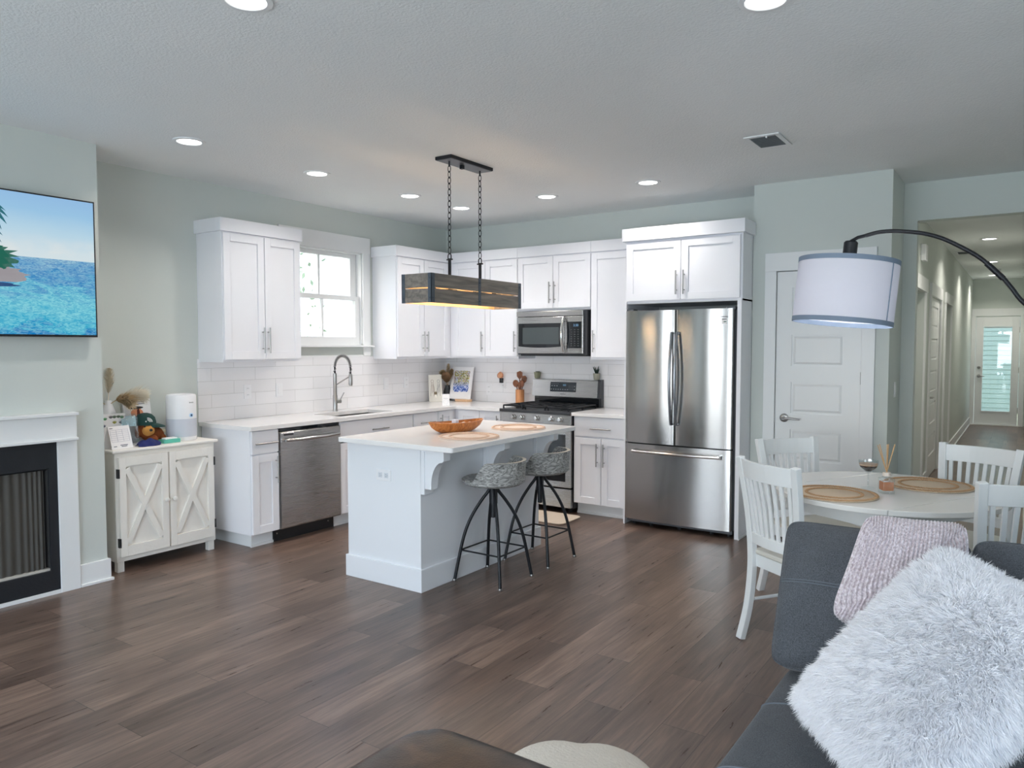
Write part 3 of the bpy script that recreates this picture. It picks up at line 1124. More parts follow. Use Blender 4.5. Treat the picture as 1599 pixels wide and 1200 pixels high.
for (x0, x1, hx) in ((.0, .433, .415), (.440, FW, .459)):
    m = MB()
    bowed(m, x0, x1, .700, 1.786, -.645, -.700, .014)
    do = m.build('door', steel_m, t, smooth=True, angle=30)
    m = MB()
    hp = [(hx, -.725 - .045 * math.sin(PI * k / 16), .865 + .74 * k / 16) for k in range(17)]
    m.tube(hp, .0115, 12)
    for z in (.87, 1.60): m.cyl((hx, -.70, z), (hx, -.728, z), .011, 10)
    m.build('handle', pm('handle_steel', (.30, .31, .33, 1), .25, 1.0), do, smooth=True)
    if hx > .44:
        MB().box(.815, .853, -.7085, -.7035, 1.668, 1.712).build('sticker', paper_m, do)
        MB().box(.817, .851, -.7092, -.7086, 1.700, 1.706).build('sticker_stripe', pm('sticker_navy', (.03, .05, .07, 1), .5), do)
        MB().box(.830, .849, -.7092, -.7086, 1.680, 1.688).build('sticker_print', pm('sticker_green', (.03, .12, .09, 1), .5), do)
        text('brand_lettering', 'SAMSUNG', .013, pm('dark_print', (.10, .10, .11, 1), .5), do, (.833, -.7088, 1.722), RF)
m = MB()
bowed(m, 0, FW, .058, .690, -.645, -.700, .022)
do = m.build('freezer_drawer', steel_m, t, smooth=True, angle=30)
m = MB()
hp = [(.085 + .74 * k / 16, -.745 - .025 * math.sin(PI * k / 16), .632) for k in range(17)]
m.tube(hp, .012, 12)
for xx in (.09, .82): m.box(xx - .012, xx + .012, -.75, -.705, .618, .646)
m.build('handle', chrome_m, do, smooth=True)
MB().box(.01, FW - .01, -.66, -.645, .690, .700).build('gasket', rubber_m, t)
MB().box(.433, .440, -.66, -.645, .70, 1.78).build('gasket', rubber_m, t)
MB().box(FW - .06, FW + .005, -.68, -.60, 1.7755, 1.80).build('hinge_cover', gray_m, t)
MB().box(.0, .06, -.68, -.60, 1.7865, 1.80).build('hinge_cover', gray_m, t)

# ------------------------------------------------------------------ island
t = thing('kitchen_island', 'white kitchen island base with curved corbels under the overhang', 'island', (1.94, -2.33, 0))
ix0, ix1, iy0, iy1 = 1.625 - 1.94, 2.250 - 1.94, -2.996 + 2.33, -1.665 + 2.33
isl_m = pm('white_island_paint', srgb(232, 234, 238), .4, var=.01)
MB().box(ix0, ix1, iy0, iy1, 0, .882).build('body', isl_m, t)
e = .014
MB().box(ix0 - e, ix1 + e, iy0 - e, iy1 + e, 0, .14).build('baseboard', isl_m, t, bevel=.003)
for yy in (-2.955, -2.325, -1.70):
    y = yy + 2.33
    m = MB()
    pr = [(0, .60 - .0), (.03, .60), (.03, .632)]
    pts = [(.025, .635), (.075, .635)]
    for k in range(0, 11):
        a = k / 10 * PI / 2
        pts.append((.075 + .085 * (1 - math.cos(a)), .655 + .15 * math.sin(a)))
    pts += [(.172, .815), (.172, .865), (.025, .865)]
    m.prism([(ix1 + a, b_) for a, b_ in pts], 'y', y - .032, y + .032)
    m.box(ix1, ix1 + .028, y - .040, y + .040, .60, .865)
    m.box(ix1, ix1 + .178, y - .040, y + .040, .865, .882)
    m.build('corbel', isl_m, t, bevel=.002)
oo = MB().box(1.884 - 1.94, 2.008 - 1.94, iy0 - .006, iy0, .655, .725).build('outlet', white_m, t, bevel=.002)
oface_m = pm('outlet_face', srgb(214, 218, 224), .4)
for s in (-1, 1):
    cx_ = 1.946 - 1.94 + s * .026
    rc = MB().box(cx_ - .016, cx_ + .016, iy0 - .0085, iy0 - .006, .674, .706).build('receptacle', oface_m, oo, bevel=.002)
    m = MB()
    for q in (-.006, .006): m.box(cx_ - .005, cx_ + .004, iy0 - .0089, iy0 - .0084, .689 + q - .001, .689 + q + .001)
    m.box(cx_ + .009, cx_ + .012, iy0 - .0089, iy0 - .0084, .688, .691)
    m.build('slot_holes', blackpl_m, oo)
# top with eased corners
cx0, cx1, cy0, cy1, r = 1.612, 2.553, -3.072, -1.632, .018
pts = []
for (cx_, cy_, a0) in ((cx1 - r, cy1 - r, 0), (cx0 + r, cy1 - r, PI / 2), (cx0 + r, cy0 + r, PI), (cx1 - r, cy0 + r, 3 * PI / 2)):
    for k in range(5): pts.append((cx_ + r * math.cos(a0 + PI / 2 * k / 4), cy_ + r * math.sin(a0 + PI / 2 * k / 4)))
tag(MB().prism(pts, 'z', .8835, .914).build('island_countertop', quartz_m, bevel=.003), 'white quartz island top holding the wooden bowl and placemats', 'countertop')

# ------------------------------------------------------------------ bar stools
def make_stool():
    t = thing('bar_stool', 'x', 'stool', (0, 0, 0), 0, 'swivel bar stools at the island')
    # seat with a low wrap-around back (back centred on local +x)
    m = MB()
    m.lathe([(.0, .610), (.10, .606), (.175, .616), (.198, .632), (.203, .650), (.195, .656), (.12, .650), (.0, .646)], 48, cap=False)
    n = 60
    P, T_ = [], []
    for k in range(n + 1):
        a = -1.85 + 3.70 * k / n
        w = (1 - abs(a) / 1.85) / .30
        w = max(0, min(1, w))
        hgt = .124 * w * w * (3 - 2 * w)
        top = .650 + max(hgt, .003)
        ri, ro = .180, .203
        fl = .010 * (top - .65) / .15
        c_, s_2 = math.cos(a), math.sin(a)
        P.append([(ro * c_, ro * s_2, .634), ((ro + fl) * c_, (ro + fl) * s_2, top)])
        P[-1] += [((ri + fl) * c_, (ri + fl) * s_2, top), (ri * c_, ri * s_2, .645)]
        T_.append([((ro + fl - .001) * c_, (ro + fl - .001) * s_2, top + .0006), ((ri + fl + .001) * c_, (ri + fl + .001) * s_2, top + .0006)])
    m.grid(P)
    m.mi = 1
    m.grid(T_)
    m.mi = 0
    s_ = m.build('seat', [stoolwood_m, palewood_m], t, smooth=True, angle=50)
    m = MB().lathe([(.055, .600), (.055, .606)], 20)
    m.lathe([(.027, .49), (.027, .600)], 18)
    m.lathe([(.0165, .40), (.0165, .49)], 14)
    m.build('swivel_post', black_m, t, smooth=True)
    for k in range(4):
        a = PI / 4 + k * PI / 2
        c, s = math.cos(a), math.sin(a)
        pts = []
        for (rr, z) in ((.024, .585), (.040, .560), (.075, .515), (.125, .44), (.165, .36), (.195, .27), (.220, .16), (.250, .012)):
            pts.append((rr * c, rr * s, z))
        q = [Vector(p) for p in pts]
        sm = []
        for i in range(len(q) - 1):
            for j in range(4):
                u = j / 4
                p0, p1, p2, p3 = q[max(i - 1, 0)], q[i], q[i + 1], q[min(i + 2, len(q) - 1)]
                sm.append(.5 * ((2 * p1) + (p2 - p0) * u + (2 * p0 - 5 * p1 + 4 * p2 - p3) * u * u + (3 * p1 - p0 - 3 * p2 + p3) * u ** 3))
        sm.append(q[-1])
        lo = MB().tube(sm, .0105, 10).build('leg', black_m, t, smooth=True)
        MB().lathe([(.013, 0), (.015, .004), (.013, .014)], 12, (.252 * c, .252 * s, 0)).build('foot_glide', nickel_m, lo, smooth=True)
    rr = .212
    cs = [(rr * math.cos(PI / 4 + k * PI / 2), rr * math.sin(PI / 4 + k * PI / 2), .198) for k in range(4)]
    for k in range(4):
        MB().tube([cs[k], cs[(k + 1) % 4]], .0055, 8).build('stretcher', black_m, t, smooth=True)
    return t


s1 = make_stool()
s1.location = (2.452, -2.525, 0)
s1.rotation_euler = (0, 0, 0.0)
for c_ in s1.children:
    if c_.name.startswith('seat'): c_.rotation_euler = (0, 0, math.radians(8))
s1['label'] = 'bar stool at the near end of the island, below the outlet-side placemat'
s2 = copy_tree(s1)
s2.location = (2.456, -1.972, 0)
s2['label'] = 'bar stool farther along the island, nearest the gas range'

# ------------------------------------------------------------------ things on the island
def placemat(label, loc, R, group, m1, m2, thick=.006, name='placemat'):
    t = thing(name, label, 'placemat', loc, rng.uniform(0, 6), group)
    m = MB()
    m.lathe([(.0, .0), (R - .005, .0), (R, .002), (R, thick - .002), (R - .004, thick), (0, thick)], 64, cap=False)
    m.build('woven_disc', m1, t, smooth=True)
    for rr, amp in ((R - .012, .006), (R * .63, .005)):
        b1 = MB()
        nt_ = int(rr * 2 * PI / .012)
        for ph in (0, PI):
            pts = []
            N_ = nt_ * 4
            for k in range(N_):
                a = 2 * PI * k / N_
                w = nt_ / 2 * a + ph
                pts.append(((rr + amp * math.sin(w)) * math.cos(a), (rr + amp * math.sin(w)) * math.sin(a), thick + .002 + .002 * math.cos(w)))
            b1.tube(pts, .0035, 5, closed=True)
        b1.build('braid', m2, t, smooth=True)
    return t


def woven(name, c1, c2):
    m, nt, b = mat(name)
    L = nt.links.new
    tc = nt.nodes.new('ShaderNodeTexCoord')
    wv = nt.nodes.new('ShaderNodeTexWave')
    wv.wave_type = 'RINGS'
    wv.rings_direction = 'Z'
    wv.inputs['Scale'].default_value = 42
    wv.inputs['Distortion'].default_value = 1.5
    wv.inputs['Detail'].default_value = 3
    wv.inputs['Detail Scale'].default_value = 4
    L(tc.outputs['Object'], wv.inputs['Vector'])
    mx = nt.nodes.new('ShaderNodeMix')
    mx.data_type = 'RGBA'
    mx.inputs['A'].default_value = c1
    mx.inputs['B'].default_value = c2
    L(wv.outputs['Fac'], mx.inputs['Factor'])
    L(mx.outputs['Result'], b.inputs['Base Color'])
    b.inputs['Roughness'].default_value = .85
    bp = nt.nodes.new('ShaderNodeBump')
    bp.inputs['Strength'].default_value = .4
    bp.inputs['Distance'].default_value = .003
    L(wv.outputs['Fac'], bp.inputs['Height'])
    L(bp.outputs[0], b.inputs['Normal'])
    return m


pale_weave = woven('pale_weave', srgb(226, 206, 192), srgb(240, 224, 212))
pale_braid = pm('pale_braid', srgb(222, 192, 170), .85, var=.15, vscale=40)
jute_weave = woven('jute_weave', srgb(190, 168, 142), srgb(216, 198, 174))
jute_braid = pm('jute_braid', srgb(184, 148, 112), .85, var=.2, vscale=40)
placemat('round pale woven placemat on the island, in front of the wooden bowl', (2.315, -2.60, .914), .196, 'placemats on the island', pale_weave, pale_braid)
placemat('round pale woven placemat on the island end nearest the range', (2.282, -1.985, .914), .194, 'placemats on the island', pale_weave, pale_braid)

# boat-shaped wooden bowl
t = thing('wooden_bowl', 'honey-coloured boat-shaped wooden bowl on the island top', 'bowl', (2.055, -2.405, .914), math.atan2(.42, .127))
m = MB()
n = 36
prof = []
rings = [(.55, .60, .0), (.70, .74, .012), (.88, .90, .038), (1.0, 1.0, .066), (.965, .93, .068), (.84, .80, .040), (.62, .58, .018), (.0, .0, .015)]
P = []
for (sx, sy, z) in rings:
    row = []
    for k in range(n + 1):
        a = 2 * PI * k / n
        c, s = math.cos(a), math.sin(a)
        x = .225 * sx * (abs(c) ** .9) * (1 if c >= 0 else -1)
        y = .085 * sy * (abs(s) ** 1.25) * (1 if s >= 0 else -1)
        row.append((x, y, z + (.012 * c * c if z > .05 else 0)))
    P.append(row)
m.grid(P)
base_row = P[0][:-1]
m.add([q for q in base_row], [tuple(range(len(base_row)))])
m.build('bowl', orangewood_m, t, smooth=True, angle=60)
shell_m = pm('pale_shell', srgb(232, 214, 200), .5, var=.12, vscale=30)
for k in range(16):
    a, rr = rng.uniform(0, 6.28), rng.random() ** .5
    p = (rr * .14 * math.cos(a), rr * .042 * math.sin(a))
    o = thing('seashell', 'pale seashell in the boat-shaped wooden bowl', 'shell', (0, 0, 0), 0, 'seashells in the wooden bowl')
    wv = t.matrix_basis @ Vector((p[0], p[1], .034 + .018 * (1 - rr) + .004 * (k % 3)))
    o.location = wv
    o.rotation_euler = (rng.uniform(-.5, .5), rng.uniform(-.5, .5), rng.uniform(0, 6))
    m = MB()
    Q = []
    for i in range(7):
        row = []
        for q in range(13):
            aa = -1.2 + 2.4 * q / 12
            r_ = .026 * (i / 6)
            row.append((r_ * math.cos(aa), r_ * math.sin(aa), .010 * math.sin(PI * i / 6) * (1 + .25 * math.cos(q * PI))))
        Q.append(row)
    m.grid(Q)
    Q2 = [[(x, y, z - .003) for x, y, z in row] for row in Q]
    m.grid(Q2, flip=True)
    m.build('shell_body', shell_m, o, smooth=True, angle=80)
o = tag(MB().prism([(-.02, -.014), (.02, -.018), (.024, .012), (-.012, .02)], 'z', 0, .03).build('white_stone', pm('white_crystal', srgb(225, 228, 238), .3), bevel=.004), 'white stone standing up in the middle of the wooden bowl', 'stone')
o.location = t.matrix_basis @ Vector((-.01, 0, .055))

# ------------------------------------------------------------------ pendant
t = thing('pendant_lamp', 'rectangular grey wood crate pendant on two chains over the island', 'pendant lamp', (2.035, -2.275, H))
PZ0, PZ1 = 1.772 - H, 1.957 - H
hx, hy = .123, .505
MB().box(-.068, .068, -.235, .235, -.022, 0).build('canopy', black_m, t, bevel=.002)
MB().box(-.062, .062, -.229, .229, -.0245, -.0222).build('canopy_face', gray_m, t)
MB().box(-.012, .012, -.045, -.02, -.05, -.0245).build('canopy_nut', black_m, t)
for s in (-1, 1):
    y = s * .170
    cm = MB().cyl((0, y, -.06), (0, y, -.0222), .006, 8)
    lt = (-.075 - (2.130 - H)) if False else 0
    ztop, zbot = -.055, 2.118 - H
    nl = 15
    step = (zbot - ztop) / nl
    for k in range(nl):
        zc = ztop + step * (k + .5)
        pts = []
        hh, ww = abs(step) * .5 + .004, .0115
        for q in range(14):
            a = 2 * PI * q / 14
            u, v_ = ww * math.cos(a), hh * math.sin(a)
            pts.append((u, y, zc + v_) if k % 2 == 0 else (0, y + u, zc + v_))
        cm.tube(pts, .0028, 5, closed=True)
    cm.build('chain', black_m, t, smooth=True)
    st = MB().box(-.011, .011, y - .003, y + .003, PZ0 + .03, 2.085 - H)
    pts = [(-.013, y, 2.075 - H)] + [(.013 * math.cos(PI - PI * k / 8), y, 2.10 - H + .016 * math.sin(PI * k / 8)) for k in range(9)] + [(.013, y, 2.075 - H)]
    st.tube(pts, .004, 6)
    st.cyl((-.024, y, 2.077 - H), (.024, y, 2.077 - H), .005, 8)
    st.build('hanger_strap', black_m, t)
    MB().box(-hx + .012, hx - .012, y - .012, y + .012, PZ0 + .10, PZ0 + .106).build('cross_bar', black_m, t)
pt = .014
zm = (PZ0 + PZ1) / 2
for (za, zb) in ((PZ0, zm - .004), (zm + .004, PZ1)):
    for s in (-1, 1):
        xo = s * (hx - pt / 2)
        yo = s * (hy - pt / 2)
        MB().box(xo - pt / 2, xo + pt / 2, -hy, hy, za, zb).build('side_plank', [graywood_m], t, bevel=.001)
        MB().box(-hx + pt, hx - pt, yo - pt / 2, yo + pt / 2, za, zb).build('end_plank', [graywood_m], t, bevel=.001)
        q = hx - pt
        MB().box(min(s * q, s * (q - .003)), max(s * q, s * (q - .003)), -hy + pt, hy - pt, za, zb).build('inner_board', paleboard_m, t)
for s in (-1, 1):
    for s2_ in (-1, 1):
        m = MB()
        x1_, y1_ = s * (hx + .002), s2_ * (hy + .002)
        m.box(min(x1_, x1_ - s * .028), max(x1_, x1_ - s * .028), min(y1_, y1_ - s2_ * .003), max(y1_, y1_ - s2_ * .003), PZ0, PZ1)
        m.box(min(x1_, x1_ - s * .003), max(x1_, x1_ - s * .003), min(y1_, y1_ - s2_ * .034), max(y1_, y1_ - s2_ * .034), PZ0, PZ1)
        for z in (PZ0 + .03, PZ1 - .03):
            m.cyl((x1_ - s * .014, y1_, z), (x1_ - s * .014, y1_ + s2_ * .006, z), .006, 8)
            m.cyl((x1_, y1_ - s2_ * .018, z), (x1_ + s * .006, y1_ - s2_ * .018, z), .006, 8)
        m.build('corner_bracket', bracket_m, t)
    m = MB()
    x1_ = s * (hx + .002)
    m.box(min(x1_, x1_ - s * .003), max(x1_, x1_ - s * .003), -.014, .014, PZ0, PZ1)
    for z in (PZ0 + .03, PZ1 - .03): m.cyl((x1_, 0, z), (x1_ + s * .006, 0, z), .006, 8)
    m.build('middle_bracket', bracket_m, t)
warm_bulb = emis('warm_bulb', (1, .62, .28, 1), 8)
for y in (-.34, -.115, .115, .34):
    MB().lathe([(.014, PZ0 + .128), (.018, PZ0 + .09)], 12, (0, y, 0)).build('socket', black_m, t, smooth=True)
    MB().ball((0, y, PZ0 + .062), (.022, .022, .03), 12, 8).build('bulb', warm_bulb, t, smooth=True)
    l = bpy.data.lights.new('bulb_light', 'POINT')
    l.energy = 3.0
    l.color = (1, .66, .34)
    l.shadow_soft_size = .03
    lo = bpy.data.objects.new('bulb_light', l)
    COL.objects.link(lo)
    lo.parent = t
    lo.location = (0, y, PZ0 + .028)
MB().box(-.012, .012, -hy + pt, hy - pt, PZ0 + .128, PZ0 + .14).build('light_bar', black_m, t)

# ------------------------------------------------------------------ recessed lights
lens_m = emis('led_lens', (1, .985, .97, 1), 9)


def can(label, x, y, group, power=CAN_POWER, color=CAN_COLOR):
    t = thing('recessed_light', label, 'ceiling light', (x, y, H), 0, group)
    MB().lathe([(.070, -.004), (.074, -.008), (.094, -.006), (.096, 0), (.070, 0)], 40, cap=False).build('trim_ring', trim_m, t, smooth=True)
    MB().lathe([(.0705, -.0005), (.0705, -.004), (0, -.0045)], 40, cap=False).build('lens', lens_m, t, smooth=True)
    l = bpy.data.lights.new('can_light', 'AREA')
    l.shape = 'DISK'
    l.size = .12
    l.energy = power
    l.color = color
    l.spread = math.radians(135)
    lo = bpy.data.objects.new('can_light', l)
    COL.objects.link(lo)
    lo.parent = t
    lo.location = (0, 0, -.012)
    return t


G = 'recessed kitchen lights'
can('round recessed ceiling light nearest the television wall, over the cream cabinet', .974, -3.657, G)
can('round recessed ceiling light in front of the wall cabinet beside the window', .955, -2.634, G)
can('round recessed ceiling light in front of the kitchen window, beside the pendant chain', .96, -1.642, G)
can('round recessed ceiling light deepest in the kitchen corner, between the pendant chains', .97, -.965, G)
can('round recessed ceiling light in front of the microwave', 1.89, -.974, G)
can('round recessed ceiling light in front of the refrigerator', 2.816, -.999, G)
can('round recessed ceiling light cut by the top edge, above the open floor', 2.876, -4.641, 'recessed living room lights', 5)
can('round recessed ceiling light at the top edge, above the dining side', 4.429, -3.579, 'recessed living room lights', 5)
GH = 'recessed hallway lights'
can('unseen recessed hallway ceiling light added behind the header, closest to the opening', 4.87, 1.35, GH, 13, (1, .95, .86))  # out of view; added to brighten the jamb and the near hall wall
can('first recessed hallway ceiling light past the opening', 4.85, 4.06, GH, 12, (1, .95, .86))
can('second recessed hallway ceiling light, crossed by the lamp arc', 4.783, 6.93, GH, 12, (1, .95, .86))
can('third recessed hallway ceiling light, nearest the glass door', 4.721, 9.46, GH, 12, (1, .95, .86))

# ceiling vents
def vent(label, x, y, w, d):
    t = thing('ceiling_vent', label, 'vent', (x, y, H), 0, 'ceiling air vents')
    m = MB()
    f = .028
    m.box(-w / 2, w / 2, -d / 2, -d / 2 + f, -.008, 0).box(-w / 2, w / 2, d / 2 - f, d / 2, -.008, 0).box(-w / 2, -w / 2 + f, -d / 2 + f, d / 2 - f, -.008, 0).box(w / 2 - f, w / 2, -d / 2 + f, d / 2 - f, -.008, 0)
    m.build('frame', trim_m, t, bevel=.002)
    MB().box(-w / 2 + f, w / 2 - f, -d / 2 + f, d / 2 - f, -.0015, -.0005).build('duct', pm('duct_grey', srgb(128, 132, 134), .7), t)
    n = int((d - 2 * f) / .0185)
    for k in range(n):
        yy = -d / 2 + f + (k + .5) * (d - 2 * f) / n
        MB().hexa([(-w / 2 + f, yy - .009, -.010), (w / 2 - f, yy - .009, -.010), (w / 2 - f, yy - .007, -.010), (-w / 2 + f, yy - .007, -.010)],
                  [(-w / 2 + f, yy + .004, -.002), (w / 2 - f, yy + .004, -.002), (w / 2 - f, yy + .006, -.002), (-w / 2 + f, yy + .006, -.002)]).build('louver', pm('vent_grey', srgb(170, 174, 176), .5), t)
    MB().box(w / 2 - f - .05, w / 2 - f - .042, -d / 2 + .004, -d / 2 + .016, -.02, -.008).build('damper_lever', trim_m, t)


vent('white louvred ceiling vent above the dining side, near the refrigerator cabinet', 3.905, -1.665, .21, .31)
vent('white ceiling vent in the hallway between two recessed lights', 4.53, 5.4, .22, .32)
t = thing('smoke_detector', 'white round smoke detector on the hallway ceiling', 'smoke detector', (4.80, 8.3, H))
MB().lathe([(.065, 0), (.065, -.02), (.05, -.035), (0, -.037)], 28, cap=False).build('housing', white_m, t, smooth=True)
MB().lathe([(.012, -.036), (.012, -.039), (0, -.0395)], 12, (.025, 0, 0), cap=False).build('test_button', gray_m, t)
t = thing('door_chime', 'small white chime box high on the hallway wall past the opening', 'chime', (HX0, 2.02, 2.41))
MB().box(0, .045, -.09, .09, -.08, .08).build('cover', white_m, t, bevel=.008)
MB().box(.0455, .047, -.06, .06, -.05, .05).build('grille', trim_m, t)


# ------------------------------------------------------------------ soft furnishing helper
def puff(name, corners, thick, mats, parent, n=26, p=3.0, edge=.10, q=2.2, noise=0.0, pinch=0.0, wr=None, seed=0, sq=9.0):
    """cushion between 4 corners (counter-clockwise seen from its front): two bulging sheets joined at a rim"""
    r_ = np.random.default_rng(seed)
    A, B, Cc, D = [Vector(c) for c in corners]
    nrm = (B - A).cross(D - A).normalized()
    F_, Bk = [], []
    ph = r_.uniform(0, 6.28, 8)
    for i in range(n + 1):
        rf, rb = [], []
        for j in range(n + 1):
            u, v = i / n, j / n
            # rim spacing concentrated at the edges
            u = .5 - .5 * math.cos(PI * u); v = .5 - .5 * math.cos(PI * v)
            uu, vv = 2 * u - 1, 2 * v - 1
            f = max(0, (1 - abs(uu) ** p)) ** (1 / q) * max(0, (1 - abs(vv) ** p)) ** (1 / q)
            mxx = max(abs(uu), abs(vv))
            if mxx > 1e-6:
                k_ = mxx / (abs(uu) ** sq + abs(vv) ** sq) ** (1 / sq)
            else:
                k_ = 1
            # pinched sides
            ku = 1 - pinch * (1 - vv * vv) * 0 - pinch * (1 - abs(vv) ** 2) * .5
            kv = 1 - pinch * (1 - abs(uu) ** 2) * .5
            u2, v2 = .5 + uu * .5 * ku * k_, .5 + vv * .5 * kv * k_
            c = A * (1 - u2) * (1 - v2) + B * u2 * (1 - v2) + Cc * u2 * v2 + D * (1 - u2) * v2
            w = noise * (math.sin(7 * u + ph[0] + 3 * v) + math.sin(9 * v + ph[1] - 4 * u) + .6 * math.sin(17 * u + ph[2]) * math.sin(13 * v + ph[3])) * (1 if 0 < f else 0) * min(1, f * 2)
            if wr: w += wr(u, v) * min(1, f * 3)
            h = thick * .5 * (edge + (1 - edge) * f)
            rf.append(c + nrm * (h + w))
            rb.append(c - nrm * (h + w * .5))
        F_.append(rf); Bk.append(rb)
    m = MB()
    m.grid(F_)
    m.grid(Bk, flip=True)
    for (a, b_) in ((lambda k: F_[k][0], lambda k: Bk[k][0]), (lambda k: F_[n][k], lambda k: Bk[n][k]), (lambda k: F_[n - k][n], lambda k: Bk[n - k][n]), (lambda k: F_[0][n - k], lambda k: Bk[0][n - k])):
        m.grid([[a(k), b_(k)] for k in range(n + 1)])
    o = m.build(name, mats, parent, smooth=True, angle=75)
    return o, F_, Bk, nrm


def welt(m, rows, r=.005):
    m.tube(rows, r, 6, closed=True)


# ------------------------------------------------------------------ television and fireplace
t = thing('television', 'large flat wall-mounted television showing a tropical sea picture', 'television', (.43, -4.732, 1.966))
TW, TH = 1.476, .829
MB().box(.002, .03, -.30, .30, -.20, .20).build('wall_bracket', blackpl_m, t)
MB().box(.03, .06, -TW / 2, TW / 2, -TH / 2, TH / 2).build('housing', blackpl_m, t, bevel=.002)


def tv_material():
    m = bpy.data.materials.new('television_picture')
    m.use_nodes = True
    nt = m.node_tree
    L = nt.links.new
    nt.nodes.remove(nt.nodes['Principled BSDF'])
    tc = nt.nodes.new('ShaderNodeTexCoord')
    sp = nt.nodes.new('ShaderNodeSeparateXYZ')
    L(tc.outputs['Object'], sp.inputs[0])

    def noise(scale, sc=(1, 1, 1), detail=6, dist=0.0):
        mp = nt.nodes.new('ShaderNodeMapping')
        mp.inputs['Scale'].default_value = sc
        L(tc.outputs['Object'], mp.inputs[0])
        n = nt.nodes.new('ShaderNodeTexNoise')
        n.inputs['Scale'].default_value = scale
        n.inputs['Detail'].default_value = detail
        n.inputs['Distortion'].default_value = dist
        L(mp.outputs[0], n.inputs['Vector'])
        return n.outputs['Fac']

    def math_(op, a, b_):
        k = nt.nodes.new('ShaderNodeMath')
        k.operation = op
        for i, x in enumerate((a, b_)):
            if hasattr(x, 'default_value'): L(x, k.inputs[i])
            else: k.inputs[i].default_value = x
        return k.outputs[0]

    def ramp(f, stops):
        r_ = nt.nodes.new('ShaderNodeValToRGB')
        e = r_.color_ramp.elements
        e[0].position, e[0].color = stops[0]
        e[1].position, e[1].color = stops[-1]
        for p_, c_ in stops[1:-1]: e.new(p_).color = c_
        L(f, r_.inputs[0])
        return r_.outputs[0]

    def mix(f, a, b_):
        k = nt.nodes.new('ShaderNodeMix')
        k.data_type = 'RGBA'
        L(f, k.inputs['Factor'])
        L(a, k.inputs['A'])
        L(b_, k.inputs['B'])
        return k.outputs['Result']
    v = math_('DIVIDE', math_('ADD', sp.outputs['Z'], TH / 2), TH)
    skyf = math_('ADD', v, math_('MULTIPLY', math_('SUBTRACT', noise(2.2, (1, 1, 2.2)), .5), .10))
    skyc = ramp(skyf, [(.53, srgb(232, 246, 250)), (.62, srgb(226, 243, 250)), (.74, srgb(200, 232, 250)), (.87, srgb(168, 214, 248)), (1.0, srgb(160, 204, 246))])
    cl = ramp(noise(6, (1, 1, 1.6), 8), [(.44, (0, 0, 0, 1)), (.62, (1, 1, 1, 1))])
    band = ramp(v, [(.55, (0, 0, 0, 1)), (.60, (.55, .55, .55, 1)), (.72, (0, 0, 0, 1))])
    clf = nt.nodes.new('ShaderNodeMix'); clf.data_type = 'RGBA'; clf.blend_type = 'MULTIPLY'; clf.inputs['Factor'].default_value = 1
    L(cl, clf.inputs['A']); L(band, clf.inputs['B'])
    wt_ = nt.nodes.new('ShaderNodeRGB'); wt_.outputs[0].default_value = srgb(250, 250, 245)
    skyc = mix(clf.outputs['Result'], skyc, wt_.outputs[0])
    seaf = math_('ADD', v, math_('MULTIPLY', math_('SUBTRACT', noise(3.2, (1, 1.4, 3.6), 9, 1.6), .5), .50))
    seac = ramp(seaf, [(0.0, srgb(20, 140, 206)), (.10, srgb(60, 204, 232)), (.22, srgb(120, 226, 240)), (.31, srgb(110, 210, 234)), (.40, srgb(70, 160, 216)), (.50, srgb(104, 168, 218)), (.57, srgb(150, 198, 228))])
    rip = ramp(noise(38, (1, .8, 3.0), 8, 1.6), [(.40, srgb(40, 110, 190)), (.60, srgb(190, 238, 246))])
    k = nt.nodes.new('ShaderNodeMix'); k.data_type = 'RGBA'; k.inputs['Factor'].default_value = .34
    L(seac, k.inputs['A']); L(rip, k.inputs['B'])
    hor = math_('GREATER_THAN', v, .553)
    col = mix(hor, k.outputs['Result'], skyc)
    em = nt.nodes.new('ShaderNodeEmission')
    em.inputs['Strength'].default_value = 1.12
    L(col, em.inputs['Color'])
    L(em.outputs[0], nt.nodes['Material Output'].inputs[0])
    return m


scr = MB().box(.0595, .0606, -TW / 2 + .009, TW / 2 - .009, -TH / 2 + .013, TH / 2 - .009).build('screen', tv_material(), t)
# the picture's rocky islet with foliage and a palm, flat shapes on the screen
def blob(m, cy, cz, ry, rz, seed, x=.0608, n=26, rough=.18):
    r_ = np.random.default_rng(seed)
    pts = []
    for k in range(n):
        a = 2 * PI * k / n
        q = 1 + r_.uniform(-rough, rough)
        pts.append((x, cy + ry * q * math.cos(a), cz + rz * q * math.sin(a)))
    m.add(pts, [tuple(range(n))])


m = MB()
for (cy, cz, ry, rz, sd) in ((.03, -.07, .30, .045, 1), (.16, -.045, .16, .03, 2), (-.1, -.1, .25, .05, 3)):
    blob(m, cy, cz, ry, rz, sd)
m.build('picture_rock', emis('picture_rock', srgb(196, 190, 196), .75), scr)
m = MB()
for (cy, cz, ry, rz, sd) in ((.06, .04, .20, .085, 4), (.20, .01, .09, .05, 5), (.15, .05, .10, .05, 6), (-.1, .08, .2, .14, 7)):
    blob(m, cy, cz, ry, rz, sd, x=.0610, rough=.3, n=40)
m.build('picture_foliage', emis('picture_foliage', srgb(54, 136, 116), .7), scr)
m = MB()
for (cy, cz, ry, rz, sd) in ((.12, -.122, .17, .012, 9),):
    blob(m, cy, cz, ry, rz, sd, x=.0609)
m.build('picture_shadow', emis('picture_deep', srgb(28, 92, 160), .7), scr)
m = MB()
